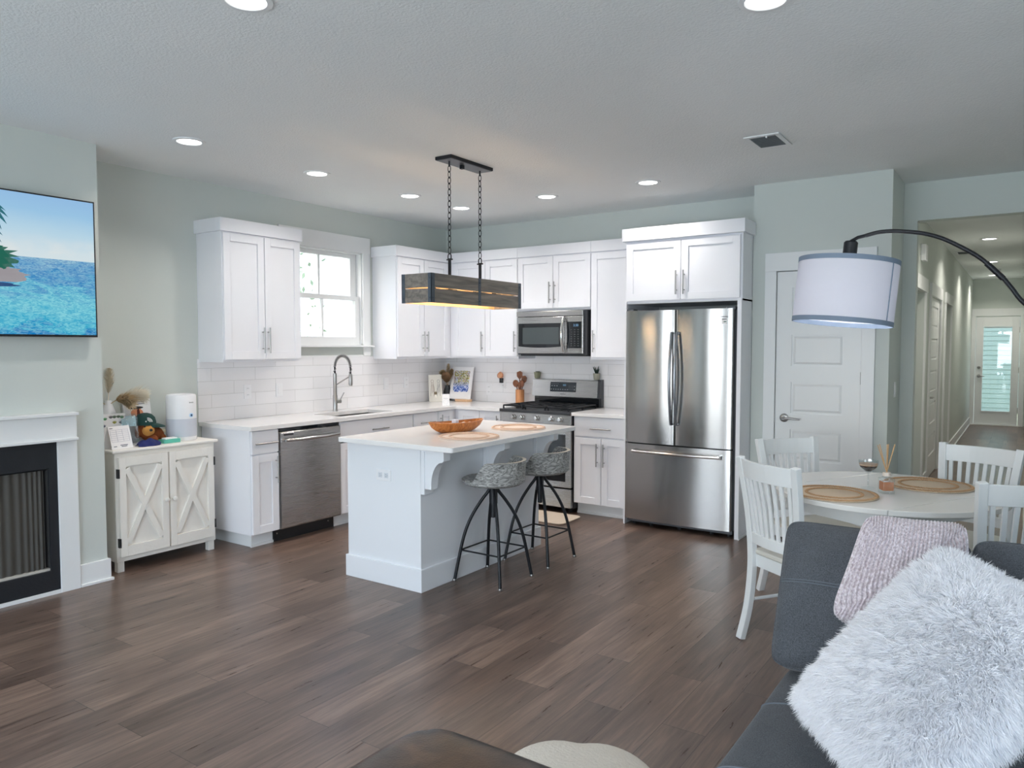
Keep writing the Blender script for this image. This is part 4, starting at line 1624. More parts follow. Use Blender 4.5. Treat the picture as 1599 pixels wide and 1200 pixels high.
for a in (-.75, -.35, .05, .4, .9, 1.5, 2.1, 2.8):
    for ctr in ((.13, .305), (.10, .20)):
        P = []
        for k in range(8):
            u = k / 7
            y = ctr[0] + .13 * u * math.cos(a)
            z = ctr[1] + .10 * u * math.sin(a) + .02 - .075 * u * u
            w = .017 * math.sin(PI * min(1, u * .9 + .1))
            P.append([(.0612, y - w * math.sin(a), z + w * math.cos(a)), (.0612, y + w * math.sin(a), z - w * math.cos(a))])
        m.grid(P)
m.build('picture_palm', emis('picture_palm', srgb(30, 132, 150), .75), scr)

t = thing('fireplace', 'white-mantelled fireplace with black surround below the television', 'fireplace', (.43, -4.732, 0))
m = MB().box(.0, .055, -.600, .600, .938, 1.078)
m.box(.0, .075, -.606, .606, 1.078, 1.096).box(.0, .068, -.604, .604, .926, .942)
m.build('mantel_header', trim_m, t, bevel=.003)
for s in (-1, 1):
    a, b_ = s * .500, s * .612
    MB().box(0.0, .025, min(a, b_), max(a, b_), 0.0, .926).build('mantel_leg', trim_m, t, bevel=.002)
surr_m = pm('black_slate', (.018, .020, .024, 1), .33, bump=.1, bscale=60)
m = MB().box(.0, .012, -.500, -.450, .0, .926).box(0, .012, .450, .500, 0, .926).box(0, .012, -.45, .45, .765, .926).box(0, .012, -.45, .45, 0, .145)
m.build('surround_panel', surr_m, t)
fbx = pm('firebox_black', (.03, .029, .028, 1), .8, var=.4, vscale=8)
m = MB().box(-.40, -.39, -.46, .46, .14, .77).box(-.40, 0, -.46, -.45, .14, .77).box(-.40, 0, .45, .46, .14, .77).box(-.40, 0, -.46, .46, .765, .775).box(-.40, 0, -.46, .46, .13, .14)
m.build('firebox', fbx, t)
mesh_m, nt_, b_ = mat('spark_screen_mesh')
b_.inputs['Base Color'].default_value = (.085, .078, .068, 1)
b_.inputs['Metallic'].default_value = .2
b_.inputs['Roughness'].default_value = .6
b_.inputs['Alpha'].default_value = .9
P = []
for k in range(121):
    u = k / 120
    y = .10 + .335 * u
    P.append([(-.022 + .004 * math.sin(u * 60 + 3 * math.sin(7 * u)), y, .152), (-.022 + .004 * math.sin(u * 60 + 3 * math.sin(7 * u)), y, .755)])
for sg in (1, -1):
    m = MB()
    m.grid([[(p[0], p[1] * sg, p[2]) for p in row] for row in P])
    m.build('spark_curtain', mesh_m, t, smooth=True, angle=80)
MB().box(-.03, -.004, -.45, .45, .145, .158).build('front_ledge', pm('pale_ledge', srgb(196, 190, 180), .6), t)
MB().cyl((-.02, -.45, .757), (-.02, .45, .757), .005, 8).build('curtain_rod', black_m, t)
MB().box(.012, .022, -.500, .500, 0, .022).build('hearth_strip', trim_m, t)
log_m = wood('pale_ceramic_log', srgb(120, 104, 88), srgb(196, 182, 160), (4, 20, 20), .8)
for (a, b2, r) in (((-.20, -.30, .19), (-.16, .27, .20), .045), ((-.28, -.22, .24), (-.26, .24, .26), .04), ((-.12, -.20, .24), (-.24, .16, .32), .035)):
    pts = [Vector(a).lerp(Vector(b2), k / 8) + Vector((.006 * math.sin(k * 2.1), 0, .008 * math.sin(k * 1.3))) for k in range(9)]
    MB().tube(pts, [r * (.9 + .15 * math.sin(k * 1.9)) for k in range(9)], 10).build('ceramic_log', log_m, t, smooth=True)
MB().box(-.30, -.10, -.32, .32, .140, .150).build('burner_tray', blackpl_m, t)

# ------------------------------------------------------------------ cream cabinet with X doors
t = thing('cream_cabinet', 'distressed cream cabinet with two X-braced doors beside the fireplace', 'cabinet', (.018, -3.475, 0))
cw, cd_ = .728, .332
y0, y1 = -cw / 2, cw / 2
m = MB().box(0, cd_, y0, y1, .07, .795)
m.build('body', cream_m, t, bevel=.003)
m = MB().box(0, cd_ + .022, y0 - .022, y1 + .022, .795, .8155)
m.build('top', cream_m, t, bevel=.006)
for yy in (y0 + .03, y1 - .03):
    for xx in (.03, cd_ - .03):
        MB().box(xx - .022, xx + .022, yy - .022, yy + .022, 0, .07).build('leg', cream_m, t, bevel=.002)
for s in (-1, 1):
    a, b_ = (y0 + .018, -.006) if s < 0 else (.006, y1 - .018)
    x = cd_
    z0_, z1_ = .105, .765
    st = .045
    m = MB().box(x, x + .022, a, a + st, z0_, z1_).box(x, x + .022, b_ - st, b_, z0_, z1_).box(x, x + .022, a + st, b_ - st, z0_, z0_ + .07).box(x, x + .022, a + st, b_ - st, z1_ - .06, z1_)
    m.box(x, x + .0015, a + st, b_ - st, z0_ + .07, z1_ - .06)
    ya, yb, za, zb = a + st, b_ - st, z0_ + .07, z1_ - .06
    L_ = math.hypot(yb - ya, zb - za)
    dy, dz = (yb - ya) / L_, (zb - za) / L_
    for sg in (1, -1):
        p0 = (ya, za) if sg > 0 else (ya, zb)
        p1 = (yb, zb) if sg > 0 else (yb, za)
        nx, nz = -(p1[1] - p0[1]) / L_, (p1[0] - p0[0]) / L_
        w = .019
        # trim the brace ends so they stay inside the frame
        q0 = (p0[0] + (p1[0] - p0[0]) * .03, p0[1] + (p1[1] - p0[1]) * .03)
        q1 = (p0[0] + (p1[0] - p0[0]) * .97, p0[1] + (p1[1] - p0[1]) * .97)
        m.prism([(q0[0] + nx * w, q0[1] + nz * w), (q1[0] + nx * w, q1[1] + nz * w), (q1[0] - nx * w, q1[1] - nz * w), (q0[0] - nx * w, q0[1] - nz * w)], 'x', x + .0015, x + (.0205 if sg > 0 else .0202))
    do = m.build('door', cream_m, t, bevel=.002)
    ky = b_ - .022 if s < 0 else a + .022
    MB().lathe([(.006, .022), (.006, .032), (.015, .038), (.015, .048), (.009, .052), (0, .0525)], 16, (x, ky, .44), 'x').build('knob', cream_m, do, smooth=True)
    hy_ = a - .004 if s < 0 else b_ + .004
    for z in (.2, .66):
        MB().box(x, x + .024, hy_ - .006, hy_ + .006, z - .03, z + .03).build('hinge', blackpl_m, do)

TZ = .8160
# air purifier
t = thing('air_purifier', 'white cylindrical air purifier on the cream cabinet, nearest the kitchen', 'air purifier', (.178, -3.255, TZ))
MB().lathe([(.098, 0), (.102, .006), (.102, .318), (.096, .330), (.075, .334), (.07, .326), (0, .322)], 48, cap=False).build('housing', white_m, t, smooth=True)
gm_, nt_, b_ = mat('perforated_grille')
b_.inputs['Base Color'].default_value = srgb(196, 200, 210)
b_.inputs['Roughness'].default_value = .5
MB().lathe([(.1024, .028), (.1030, .030), (.1030, .155), (.1024, .157)], 48, cap=False).build('intake_grille', gm_, t, smooth=True)
m = MB()
m.M = Matrix.Rotation(math.radians(8), 4, 'Z')
m.lathe([(.016, .1005), (.016, .1030), (0, .1032)], 24, (0, 0, .182), 'x', cap=False)
m.build('display_ring', emis('display_glow', (.55, .78, 1, 1), .9), t)
MB().box(.1026, .1040, .008, .022, .174, .190).build('display', emis('display_blue', (.02, .10, .25, 1), .6), t)
text('brand_lettering', 'levoit', .016, pm('light_grey_print', srgb(120, 122, 128), .5), t, (.1022, .016, .275), (PI / 2, 0, PI / 2 + .1))
MB().lathe([(.06, .3235), (.045, .324), (.045, .3225)], 32, cap=False).build('outlet_ring', gray_m, t, smooth=True)

# plush dog in a cap
t = thing('plush_dog', 'brown plush dog wearing a dark green cap, on the cream cabinet', 'stuffed toy', (.150, -3.478, TZ))
fur_b = pm('brown_plush', srgb(140, 74, 34), .95, var=.25, vscale=60, bump=.5, bscale=220)
fur_g = pm('golden_plush', srgb(206, 146, 74), .95, var=.15, vscale=60, bump=.5, bscale=220)
m = MB().ball((-.02, .03, .055), (.06, .08, .055), 20, 12).ball((-.01, -.035, .095), (.058, .058, .058), 20, 14).ball((.04, -.005, .03), (.045, .03, .028), 14, 10).ball((.015, .075, .03), (.035, .03, .028), 14, 10)
m.build('body', fur_b, t, smooth=True)
MB().ball((.040, -.035, .090), (.040, .042, .038), 18, 12).build('muzzle', fur_g, t, smooth=True)
MB().ball((.080, -.038, .096), (.008, .012, .010), 10, 8).build('nose', blackpl_m, t, smooth=True)
for yy in (-.062, -.012):
    MB().ball((.044, yy, .118), (.006, .006, .007), 10, 8).build('eye', blackpl_m, t, smooth=True)
MB().ball((.0, -.092, .080), (.028, .014, .042), 14, 10).build('ear', fur_b, t, smooth=True)
MB().ball((.0, .022, .080), (.028, .014, .042), 14, 10).build('ear', fur_b, t, smooth=True)
MB().ball((.0, .093, .072), (.016, .022, .02), 12, 8).build('tail', pm('cream_plush', srgb(214, 200, 170), .95, bump=.4), t, smooth=True)
cap_m = pm('dark_green_cotton', srgb(28, 62, 58), .9, var=.1, vscale=50, bump=.2, bscale=300)
m = MB()
prof = [(.072, .128), (.072, .150), (.064, .180), (.044, .202), (.018, .211), (0, .212)]
m.lathe(prof, 28, (-.01, -.03, 0), cap=False)
co = m.build('cap', cap_m, t, smooth=True)
P = []
for k in range(15):
    a = -.85 + 1.9 * k / 14 + .9
    row = []
    for q in range(5):
        r = .070 + .062 * q / 4 * (1 - abs(k / 7 - 1) ** 2.5)
        row.append((-.01 + r * math.cos(a), -.03 + r * math.sin(a), .137 - .022 * (q / 4) ** 1.3))
    P.append(row)
m = MB().grid(P)
m.grid([[(x, y, z - .004) for x, y, z in row] for row in P], flip=True)
m.build('brim', cap_m, co, smooth=True)
mark_m = pm('white_embroidery', srgb(226, 230, 228), .8)
m = MB()
for r0 in (.012, .020, .028):
    pts = []
    for k in range(9):
        a = PI / 2 * k / 8
        yy, zz = -.05 + r0 * math.sin(a) * 1.15, .152 + r0 * math.cos(a)
        rr = .0735 - max(0, (zz - .150)) * .22
        ang = (yy + .03) / rr
        pts.append((-.01 + rr * math.cos(ang), -.03 + rr * math.sin(ang), zz))
    m.tube(pts, .0022, 5)
m.cyl((.060, -.066, .157), (.062, -.060, .157), .004, 6)
m.build('cap_mark', mark_m, co)

# navy cloth
P = []
r_ = np.random.default_rng(5)
for i in range(25):
    row = []
    for j in range(17):
        u, v = 2 * i / 24 - 1, 2 * j / 16 - 1
        rr = max(abs(u), abs(v))
        edge_ = .92 + .10 * math.sin(5 * math.atan2(v, u) + 1)
        h = .042 * max(0, 1 - (u * u * .8 + v * v)) ** .7 + .006 * math.sin(6 * u + 2 * v) * (1 - rr) + .004 * math.sin(11 * u - 5 * v) * (1 - rr)
        row.append((v * .058 * edge_, u * .085 * edge_ * (1 - .25 * v * v), .002 + max(0, h)))
    P.append(row)
m = MB().grid(P)
m.grid([[(x, y, 0.0) for x, y, z in row] for row in P], flip=True)
o = tag(m.build('navy_cloth', pm('navy_fabric', srgb(22, 34, 92), .85, var=.15, vscale=30), smooth=True, angle=80), 'crumpled navy blue cloth in front of the plush dog', 'cloth')
o.location = (.296, -3.575, TZ)
# teal box with white lid
t = thing('teal_box', 'small teal box with a white top beside the navy cloth', 'box', (.268, -3.405, TZ), .0)
MB().box(-.035, .035, -.062, .062, 0, .026).build('box', pm('teal_card', srgb(92, 186, 166), .5), t, bevel=.002)
MB().box(-.024, .024, -.045, .045, .0262, .036).build('white_pad', paper_m, t, bevel=.002)
# desk calendar
t = thing('desk_calendar', 'white standing desk calendar at the chimney end of the cream cabinet', 'calendar', (.262, -3.765, TZ), math.radians(8))
th = math.radians(14)
hgt, wd = .148, .155
for sg, nm in ((1, 'front_page'), (-1, 'back_page')):
    a = (sg * .045, 0)
    m = MB()
    m.hexa([(sg * .045, -wd / 2, 0), (sg * .045 + .002, -wd / 2, 0), (sg * .045 + .002, wd / 2, 0), (sg * .045, wd / 2, 0)],
           [(sg * .003, -wd / 2, hgt), (sg * .003 + .002, -wd / 2, hgt), (sg * .003 + .002, wd / 2, hgt), (sg * .003, wd / 2, hgt)])
    po = m.build(nm, paper_m, t)
    if sg > 0: front = po


def on_page(u, v):
    """u across (0..1), v up (0..1) on the front page"""
    return Vector((.0475 - .042 * v, -wd / 2 + wd * u, hgt * v))


gridline = pm('calendar_lines', srgb(176, 178, 196), .8)
for k in range(7):
    v = .32 + .52 * k / 6
    MB().tube([on_page(.06, v), on_page(.90, v)], .0006, 4).build('printed_line', gridline, front)
for k in range(4):
    MB().tube([on_page(.06 + .28 * k, .32), on_page(.06 + .28 * k, .84)], .0006, 4).build('printed_line', gridline, front)
ink = pm('grey_ink', srgb(90, 92, 110), .8)
for (u, v, w) in ((.06, .92, .14), (.10, .12, .14), (.42, .16, .34), (.46, .10, .26)):
    MB().tube([on_page(u, v), on_page(u + w, v)], .0022, 4).build('printed_text', ink, front)
# card of leaf stickers and clear pouch
t = thing('sticker_card', 'white card printed with small leaves, standing behind the desk calendar', 'card', (.178, -3.772, TZ), math.radians(3))
MB().box(-.001, .001, -.105, .105, .0, .225).build('card', paper_m, t)
lf = {}
for k, (y, z, c) in enumerate(((-.08, .195, (150, 150, 60)), (-.035, .195, (84, 150, 104)), (.005, .205, (110, 110, 116)), (.03, .205, (90, 110, 90)), (.058, .205, (90, 110, 90)), (.082, .2, (84, 150, 104)), (-.085, .150, (110, 96, 86)), (-.045, .148, (84, 90, 110)), (.03, .168, (160, 160, 70)), (.075, .165, (80, 90, 100)))):
    m = MB()
    for q in range(5):
        a = -.8 + q * .4
        p0 = Vector((.0016, y, z - .012))
        p1 = p0 + Vector((0, .024 * math.sin(a), .024 * math.cos(a)))
        n_ = Vector((0, math.cos(a), -math.sin(a))) * .004
        m.add([p0, (p0 + p1) / 2 + n_, p1, (p0 + p1) / 2 - n_], [(0, 1, 2, 3)])
    m.build('printed_leaf', pm('leaf_print', srgb(*c), .8), t)
t = thing('clear_pouch', 'clear plastic pouch with pink and teal papers behind the navy cloth', 'pouch', (.178, -3.645, TZ), 0)
puff('film', [(.02, -.068, .0), (.02, .066, .0), (-.01, .066, .215), (-.01, -.068, .215)], .03, plastic_m, t, n=12, noise=.002)
MB().hexa([(.01, -.055, .01), (.013, -.055, .01), (.013, -.005, .01), (.01, -.005, .01)], [(-.008, -.055, .15), (-.005, -.055, .15), (-.005, -.005, .15), (-.008, -.005, .15)]).build('pink_paper', pm('pink_paper', srgb(206, 158, 156), .8), t)
MB().hexa([(.006, -.05, .13), (.009, -.05, .13), (.009, .05, .13), (.006, .05, .13)], [(-.010, -.05, .20), (-.007, -.05, .20), (-.007, .05, .20), (-.010, .05, .20)]).build('teal_paper', pm('teal_paper', srgb(178, 206, 212), .8), t)
# book leaning on the wall
t = thing('picture_book', 'white book with an orange figure in a black hat leaning on the wall', 'book', (.070, -3.505, TZ), 0, rot=(0, -math.radians(10), 0))
MB().box(-.010, .010, -.10, .10, 0, .325).build('cover', paper_m, t, bevel=.002)
MB().ball((.0105, -.01, .245), (.002, .055, .010), 16, 8).build('printed_hat', blackpl_m, t, smooth=True)
m = MB()
blob(m, -.005, .20, .045, .045, 21, x=.0108, rough=.05)
m.build('printed_face', pm('orange_print', srgb(222, 150, 112), .8), t)
m = MB()
blob(m, .005, .185, .013, .055, 22, x=.0112, rough=.1)
blob(m, .0, .15, .04, .016, 23, x=.0112, rough=.2)
m.build('printed_mark', pm('brown_print', srgb(96, 44, 34), .8), t)
for k, (y, z, w) in enumerate(((-.045, .285, .10), (-.02, .272, .075))):
    MB().box(.0102, .0110, y, y + w, z - .004, z + .004).build('printed_title', pm('grey_title', srgb(150, 150, 156), .8), t)
# white vase with pampas and a thick dried plume
t = thing('white_vase', 'white tapered vase half hidden by the chimney, on the cream cabinet', 'vase', (.086, -3.735, TZ))
MB().lathe([(.045, 0), (.062, .05), (.066, .12), (.05, .22), (.024, .29), (.022, .31), (.018, .31), (.018, .25), (0, .24)], 28, cap=False).build('vase', white_m, t, smooth=True)
pam_m = pm('pampas_beige', srgb(206, 186, 152), .95, var=.2, vscale=60)
pamw_m = pm('pampas_cream', srgb(228, 220, 202), .95, var=.1, vscale=60)


def plume(parent, path, r, mt, seed, name='plume', count=750):
    r_ = np.random.default_rng(seed)
    P = [Vector(p) for p in path]
    m = MB()
    m.tube(P, .0022, 5)
    nseg = len(P) - 1
    for k in range(count):
        u = r_.uniform(.35, 1) * nseg
        i = min(int(u), nseg - 1)
        p = P[i].lerp(P[i + 1], u - i)
        tg = (P[i + 1] - P[i]).normalized()
        d = Vector(r_.normal(size=3))
        d = (d - tg * d.dot(tg)).normalized()
        w = u / nseg
        prof_ = math.sin(PI * min(1, (w - .33) / .68)) ** .6 + .05
        L2 = r * prof_ * r_.uniform(.6, 1.1)
        tip = p + d * L2 + tg * L2 * .9 + Vector((0, 0, -.15 * L2))
        n_ = d.cross(tg) * .0016
        mid = p.lerp(tip, .5) + d * L2 * .12
        m.add([p - n_, p + n_, mid + n_ * 1.2, mid - n_ * 1.2, tip], [(0, 1, 2, 3), (3, 2, 4)])
    return m.build(name, mt, parent)


def arcpath(p0, d, L_, droop, n=12):
    d = Vector(d).normalized()
    out = []
    for k in range(n):
        u = k / (n - 1)
        out.append(Vector(p0) + d * L_ * u + Vector((0, 0, -droop * u * u)))
    return out


def stems(label, loc, specs, name='pampas_stem', group=None, cat='dried plant'):
    for k, (d, L_, droop, r, mt, lb) in enumerate(specs):
        tt = thing(name, lb, cat, loc, 0, group)
        plume(tt, arcpath((0, 0, 0), d, L_, droop), r, mt, 100 + k + int(loc[0] * 1000))
        MB().tube(arcpath((0, 0, 0), d, L_ * .5, droop * .25, 5), .0026, 5).build('stem', mt, tt)


G_ = 'dried plumes in the white vase'
stems('', (.086, -3.735, TZ + .27), [((.06, .03, 1), .26, .0, .042, pamw_m, 'upright cream dried plume rising from the white vase'),
                                     ((.25, -.75, .55), .30, .10, .085, pam_m, 'beige pampas plume drooping towards the chimney from the white vase'),
                                     ((.25, .85, .75), .32, .14, .075, pamw_m, 'cream pampas plume arching over the white book'),
                                     ((.6, .25, .6), .26, .15, .065, pam_m, 'beige pampas plume hanging over the front of the white vase')], group=G_)

# ------------------------------------------------------------------ things on the kitchen counter
CZ = .9115
t = thing('figure_drawing', 'tall cream board with two sketched figures leaning in the counter corner', 'picture', (.135, -.345, CZ), 0, rot=(math.radians(-6), 0, math.radians(58)))
MB().box(-.072, .072, -.008, .008, .0, .285).build('board', creamdk_m, t, bevel=.002)
for s, c, nm in ((-1, (150, 128, 112), 'drawn_woman'), (1, (128, 132, 136), 'drawn_man')):
    mt = pm('sketch_line', srgb(*c), .8)
    m = MB()
    bx = s * .034
    pts = [(bx + .014 * math.cos(a), -.0086, .215 + .016 * math.sin(a)) for a in np.linspace(0, 2 * PI, 13)[:-1]]
    m.tube(pts, .0014, 4, closed=True)
    for (x0, z0_, x1, z1_) in ((-.010, .198, -.020, .06), (.010, .198, .016, .06), (.012, .18, -s * .022, .11), (-.006, .18, -.004, .09), (.004, .19, .006, .1)):
        m.tube([(bx + x0, -.0086, z0_), (bx + (x0 + x1) / 2 * 1.15, -.0086, (z0_ + z1_) / 2), (bx + x1, -.0086, z1_)], .0014, 4)
    m.build(nm, mt, t)
MB().box(-.016, .014, -.0092, -.008, .075, .105).build('drawn_basket', pm('sketch_brown', srgb(136, 120, 96), .8), t)
MB().box(-.009, .009, -.0092, -.008, .045, .075).build('drawn_stand', pm('sketch_cream', srgb(240, 236, 226), .8), t)

t = thing('picture_stand', 'low wooden ledge block holding up the colourful painting', 'stand', (.345, -.155, CZ))
MB().box(-.085, .085, -.025, .05, 0, .024).build('block', pm('light_oak', srgb(222, 184, 146), .5), t, bevel=.002)
t = thing('abstract_painting', 'white-bordered abstract painting in blues and yellows on the counter corner', 'painting', (.300, -.150, CZ + .0245), 0, rot=(math.radians(-12), 0, math.radians(3)))
MB().box(-.135, .135, -.004, .004, 0, .345).build('board', paper_m, t)


def painting_material():
    m, nt, b = mat('abstract_paint')
    L = nt.links.new
    tc = nt.nodes.new('ShaderNodeTexCoord')
    n = nt.nodes.new('ShaderNodeTexNoise')
    n.inputs['Scale'].default_value = 20
    n.inputs['Detail'].default_value = 5
    n.inputs['Distortion'].default_value = 2.5
    L(tc.outputs['Object'], n.inputs['Vector'])
    sp = nt.nodes.new('ShaderNodeSeparateXYZ')
    L(tc.outputs['Object'], sp.inputs[0])
    r1 = nt.nodes.new('ShaderNodeValToRGB')
    e = r1.color_ramp.elements
    e[0].position, e[0].color = .30, srgb(58, 66, 78)
    e[1].position, e[1].color = .70, srgb(150, 90, 60)
    for p_, c_ in ((.40, srgb(92, 104, 82)), (.47, srgb(196, 178, 84)), (.53, srgb(222, 226, 226)), (.58, srgb(96, 124, 170)), (.64, srgb(206, 150, 70))): e.new(p_).color = c_
    L(n.outputs['Fac'], r1.inputs[0])
    r2 = nt.nodes.new('ShaderNodeValToRGB')
    e = r2.color_ramp.elements
    e[0].position, e[0].color = .35, srgb(44, 70, 150)
    e[1].position, e[1].color = .62, srgb(224, 228, 242)
    e.new(.48).color = srgb(92, 124, 200)
    L(n.outputs['Fac'], r2.inputs[0])
    mr = nt.nodes.new('ShaderNodeMapRange')
    mr.inputs['From Min'].default_value = .13
    mr.inputs['From Max'].default_value = .19
    L(sp.outputs['Z'], mr.inputs['Value'])
    mx = nt.nodes.new('ShaderNodeMix')
    mx.data_type = 'RGBA'
    L(mr.outputs[0], mx.inputs['Factor'])
    L(r2.outputs[0], mx.inputs['A'])
    L(r1.outputs[0], mx.inputs['B'])
    L(mx.outputs['Result'], b.inputs['Base Color'])
    b.inputs['Roughness'].default_value = .6
    return m


r_ = np.random.default_rng(3)
pts = []
for k in range(60):
    a = 2 * PI * k / 60
    c, s = math.cos(a), math.sin(a)
    q = max(abs(c), abs(s))
    pts.append((.098 * c / q * (1 + r_.uniform(-.06, .03)), .190 + .115 * s / q * (1 + r_.uniform(-.08, .03))))
MB().prism(pts, 'y', -.0052, -.0041).build('painted_area', painting_material(), t)

t = thing('small_white_card', 'small white card standing at the inner corner of the counter', 'card', (.555, -.690, CZ), math.radians(38))
MB().box(-.036, .036, -.012, .012, 0, .115).build('card', paper_m, t, bevel=.002)
m = MB()
m.tube([(.022 * math.cos(a), -.0125, .04 + .022 * math.sin(a)) for a in np.linspace(0, 2 * PI, 17)[:-1]], .0008, 4, closed=True)
m.build('printed_circle', pm('pale_grey_print', srgb(190, 192, 204), .8), t)
MB().box(-.022, .022, -.0125, -.0121, .072, .075).build('printed_line', pm('pale_line', srgb(176, 178, 190), .8), t)

t = thing('dark_vase', 'dark vase of dried grasses behind the two pictures in the corner', 'vase', (.115, -.125, CZ))
MB().lathe([(.035, 0), (.045, .03), (.042, .10), (.026, .15), (.028, .165), (.022, .165), (.022, .14), (0, .13)], 24, cap=False).build('vase', charcoal_m, t, smooth=True)
G_ = 'dried grasses in the corner vase'
wheat_m = pm('dried_wheat', srgb(176, 150, 112), .95, var=.2, vscale=60)
rust_m = pm('rusty_grass', srgb(150, 118, 88), .95, var=.2, vscale=60)
stems('', (.115, -.125, CZ + .14), [((.14, -.10, 1), .26, .0, .030, pam_m, 'tall pale dried plume between the figure drawing and the painting'),
                                    ((.34, -.05, 1), .22, .01, .03, wheat_m, 'tan dried grass stem closest to the painting'),
                                    ((.45, -.65, .8), .26, .04, .055, rust_m, 'rust-brown dried grass fanning over the top of the figure drawing'),
                                    ((.10, -.55, 1), .24, .03, .045, wheat_m, 'tan dried grass behind the top of the figure drawing')], name='dried_grass', group=G_)

# plug-in night light
t = thing('night_light', 'copper mesh plug-in night light with black base on the back tile', 'night light', (.757, -.0165, 1.135))
m = MB().box(-.018, .018, -.028, 0, -.02, .03)
m.build('plug_base', blackpl_m, t, bevel=.004)
m = MB()
for k in range(8):
    a0 = 2 * PI * k / 8
    pts = []
    for q in range(9):
        u = q / 8
        r = .030 * math.sin(PI * (.18 + .80 * u)) + .004
        a = a0 + u * .9
        pts.append((r * math.cos(a), -.034 + r * math.sin(a) * .8, .030 + .066 * u))
    m.tube(pts, .002, 5)
    m.tube([(-p[0], p[1], p[2]) for p in pts], .002, 5)
m.build('copper_cage', pm('copper', (.72, .36, .22, 1), .35, .8), t, smooth=True)
MB().ball((0, -.034, .062), (.021, .017, .030), 14, 10).build('bulb', emis('amber_bulb', (1, .52, .28, 1), .75), t, smooth=True)

# utensil crock with wooden tools
t = thing('utensil_crock', 'bamboo utensil holder beside the range', 'utensil holder', (1.045, -.115, CZ))
MB().lathe([(.043, 0), (.044, .003), (.044, .148), (.038, .148), (.038, .01), (0, .008)], 28, cap=False).build('cup', bamboo_m, t, smooth=True, angle=30)
tools = [('wooden_turner', 'broad wooden turner standing in the middle of the bamboo holder', (0, .012, .01), (-.01, .006, .335), 'turner', .036),
         ('wooden_spoon', 'dark round wooden spoon leaning to the painting side of the holder', (.012, 0, .01), (-.055, -.01, .245), 'spoon', .036),
         ('slotted_spatula', 'dark slotted wooden spatula leaning towards the range', (-.012, .005, .01), (.055, .004, .29), 'slot', .034),
         ('wooden_ladle', 'reddish wooden ladle in front, leaning to the range', (-.008, -.018, .01), (.038, -.014, .245), 'spoon', .032),
         ('wooden_spoon', 'slim wooden spoon at the front of the bamboo holder', (.004, -.022, .01), (.006, -.022, .225), 'spoon', .018)]
for nm, lb, p0, p1, kd, w in tools:
    o = thing(nm, lb, 'cooking utensil', (1.045, -.115, CZ), 0, 'wooden utensils in the holder')
    a, b_ = Vector(p0), Vector(p1)
    d = (b_ - a).normalized()
    hd = b_ - d * .075
    MB().tube([a, a.lerp(hd, .5), hd], [.0055, .005, .006], 8).build('shaft', brownwood_m, o, smooth=True)
    m = MB()
    side = d.cross(Vector((0, 1, 0))).normalized()
    nrm = side.cross(d)
    if kd == 'spoon':
        P = []
        for i in range(11):
            th_ = PI * i / 10
            row = []
            for k in range(17):
                ph_ = 2 * PI * k / 16
                row.append(hd + d * (.037 * (1 - math.cos(th_))) + side * (w * math.sin(th_) * math.cos(ph_)) + nrm * (.007 * math.sin(th_) * math.sin(ph_)))
            P.append(row)
        m.grid(P)
        m.build('head', brownwood_m, o, smooth=True)
    else:
        pts = [(-.3 * w, -.004), (-.9 * w, .02), (-w, .060), (-.2 * w, .075), (w * .9, .062), (.9 * w, .02), (.3 * w, -.004)]
        f_ = [hd + side * x + d * z - nrm * .003 for x, z in pts]
        g_ = [hd + side * x + d * z + nrm * .003 for x, z in pts]
        n = len(pts)
        m.add(f_ + g_, [tuple(range(n)), tuple(range(2 * n - 1, n - 1, -1))] + [(i, n + i, n + (i + 1) % n, (i + 1) % n) for i in range(n)])
        ho = m.build('head', brownwood_m, o, bevel=.0015)
        if kd == 'slot':
            for x in (-.010, 0, .010):
                MB().tube([hd + side * x + d * .02 - nrm * .0036, hd + side * x + d * .055 - nrm * .0036], .0018, 6).build('slot', blackpl_m, ho)
# pots on the range console
pot_m = pm('glazed_olive_pot', srgb(134, 134, 108), .4, var=.1, vscale=30)
pot2_m = pm('stone_pot', srgb(158, 156, 140), .55, var=.1, vscale=30)
soil_m = pm('soil', srgb(40, 32, 28), .95, bump=.6, bscale=200)
plant_m = pm('dark_succulent', srgb(34, 54, 44), .5, var=.2, vscale=20)
for lb, x, pmx, kind in (('small olive pot of low succulent on the range console, nearest the utensils', 1.212, pot_m, 0), ('small stone pot with a spiky plant on the range console, nearest the refrigerator', 1.880, pot2_m, 1)):
    t = thing('potted_plant', lb, 'potted plant', (x, -.052, 1.1755), 0, 'small pots on the range')
    MB().lathe([(.024, 0), (.028, .004), (.034, .055), (.036, .062), (.033, .062), (.030, .052), (0, .050)], 26, cap=False).build('pot', pmx, t, smooth=True)
    MB().lathe([(.0305, .050), (.0305, .054), (0, .056)], 20, cap=False).build('soil', soil_m, t, smooth=True)
    m = MB()
    r_ = np.random.default_rng(9 + kind)
    for k in range(16 if kind else 14):
        a = r_.uniform(0, 6.28)
        L2 = r_.uniform(.045, .088) if kind else r_.uniform(.014, .022)
        lean = r_.uniform(.1, .45) if kind else r_.uniform(.5, 1.1)
        pts = [Vector((.006 * math.cos(a), .006 * math.sin(a), .053))]
        for q in range(1, 5):
            u = q / 4
            pts.append(Vector(((.006 + L2 * lean * u) * math.cos(a), (.006 + L2 * lean * u) * math.sin(a), .053 + L2 * u * (1 - .2 * u * lean))))
        m.tube(pts, [.0035, .0055, .005, .0035, .0006], 6)
    m.build('leaves', plant_m, t, smooth=True)

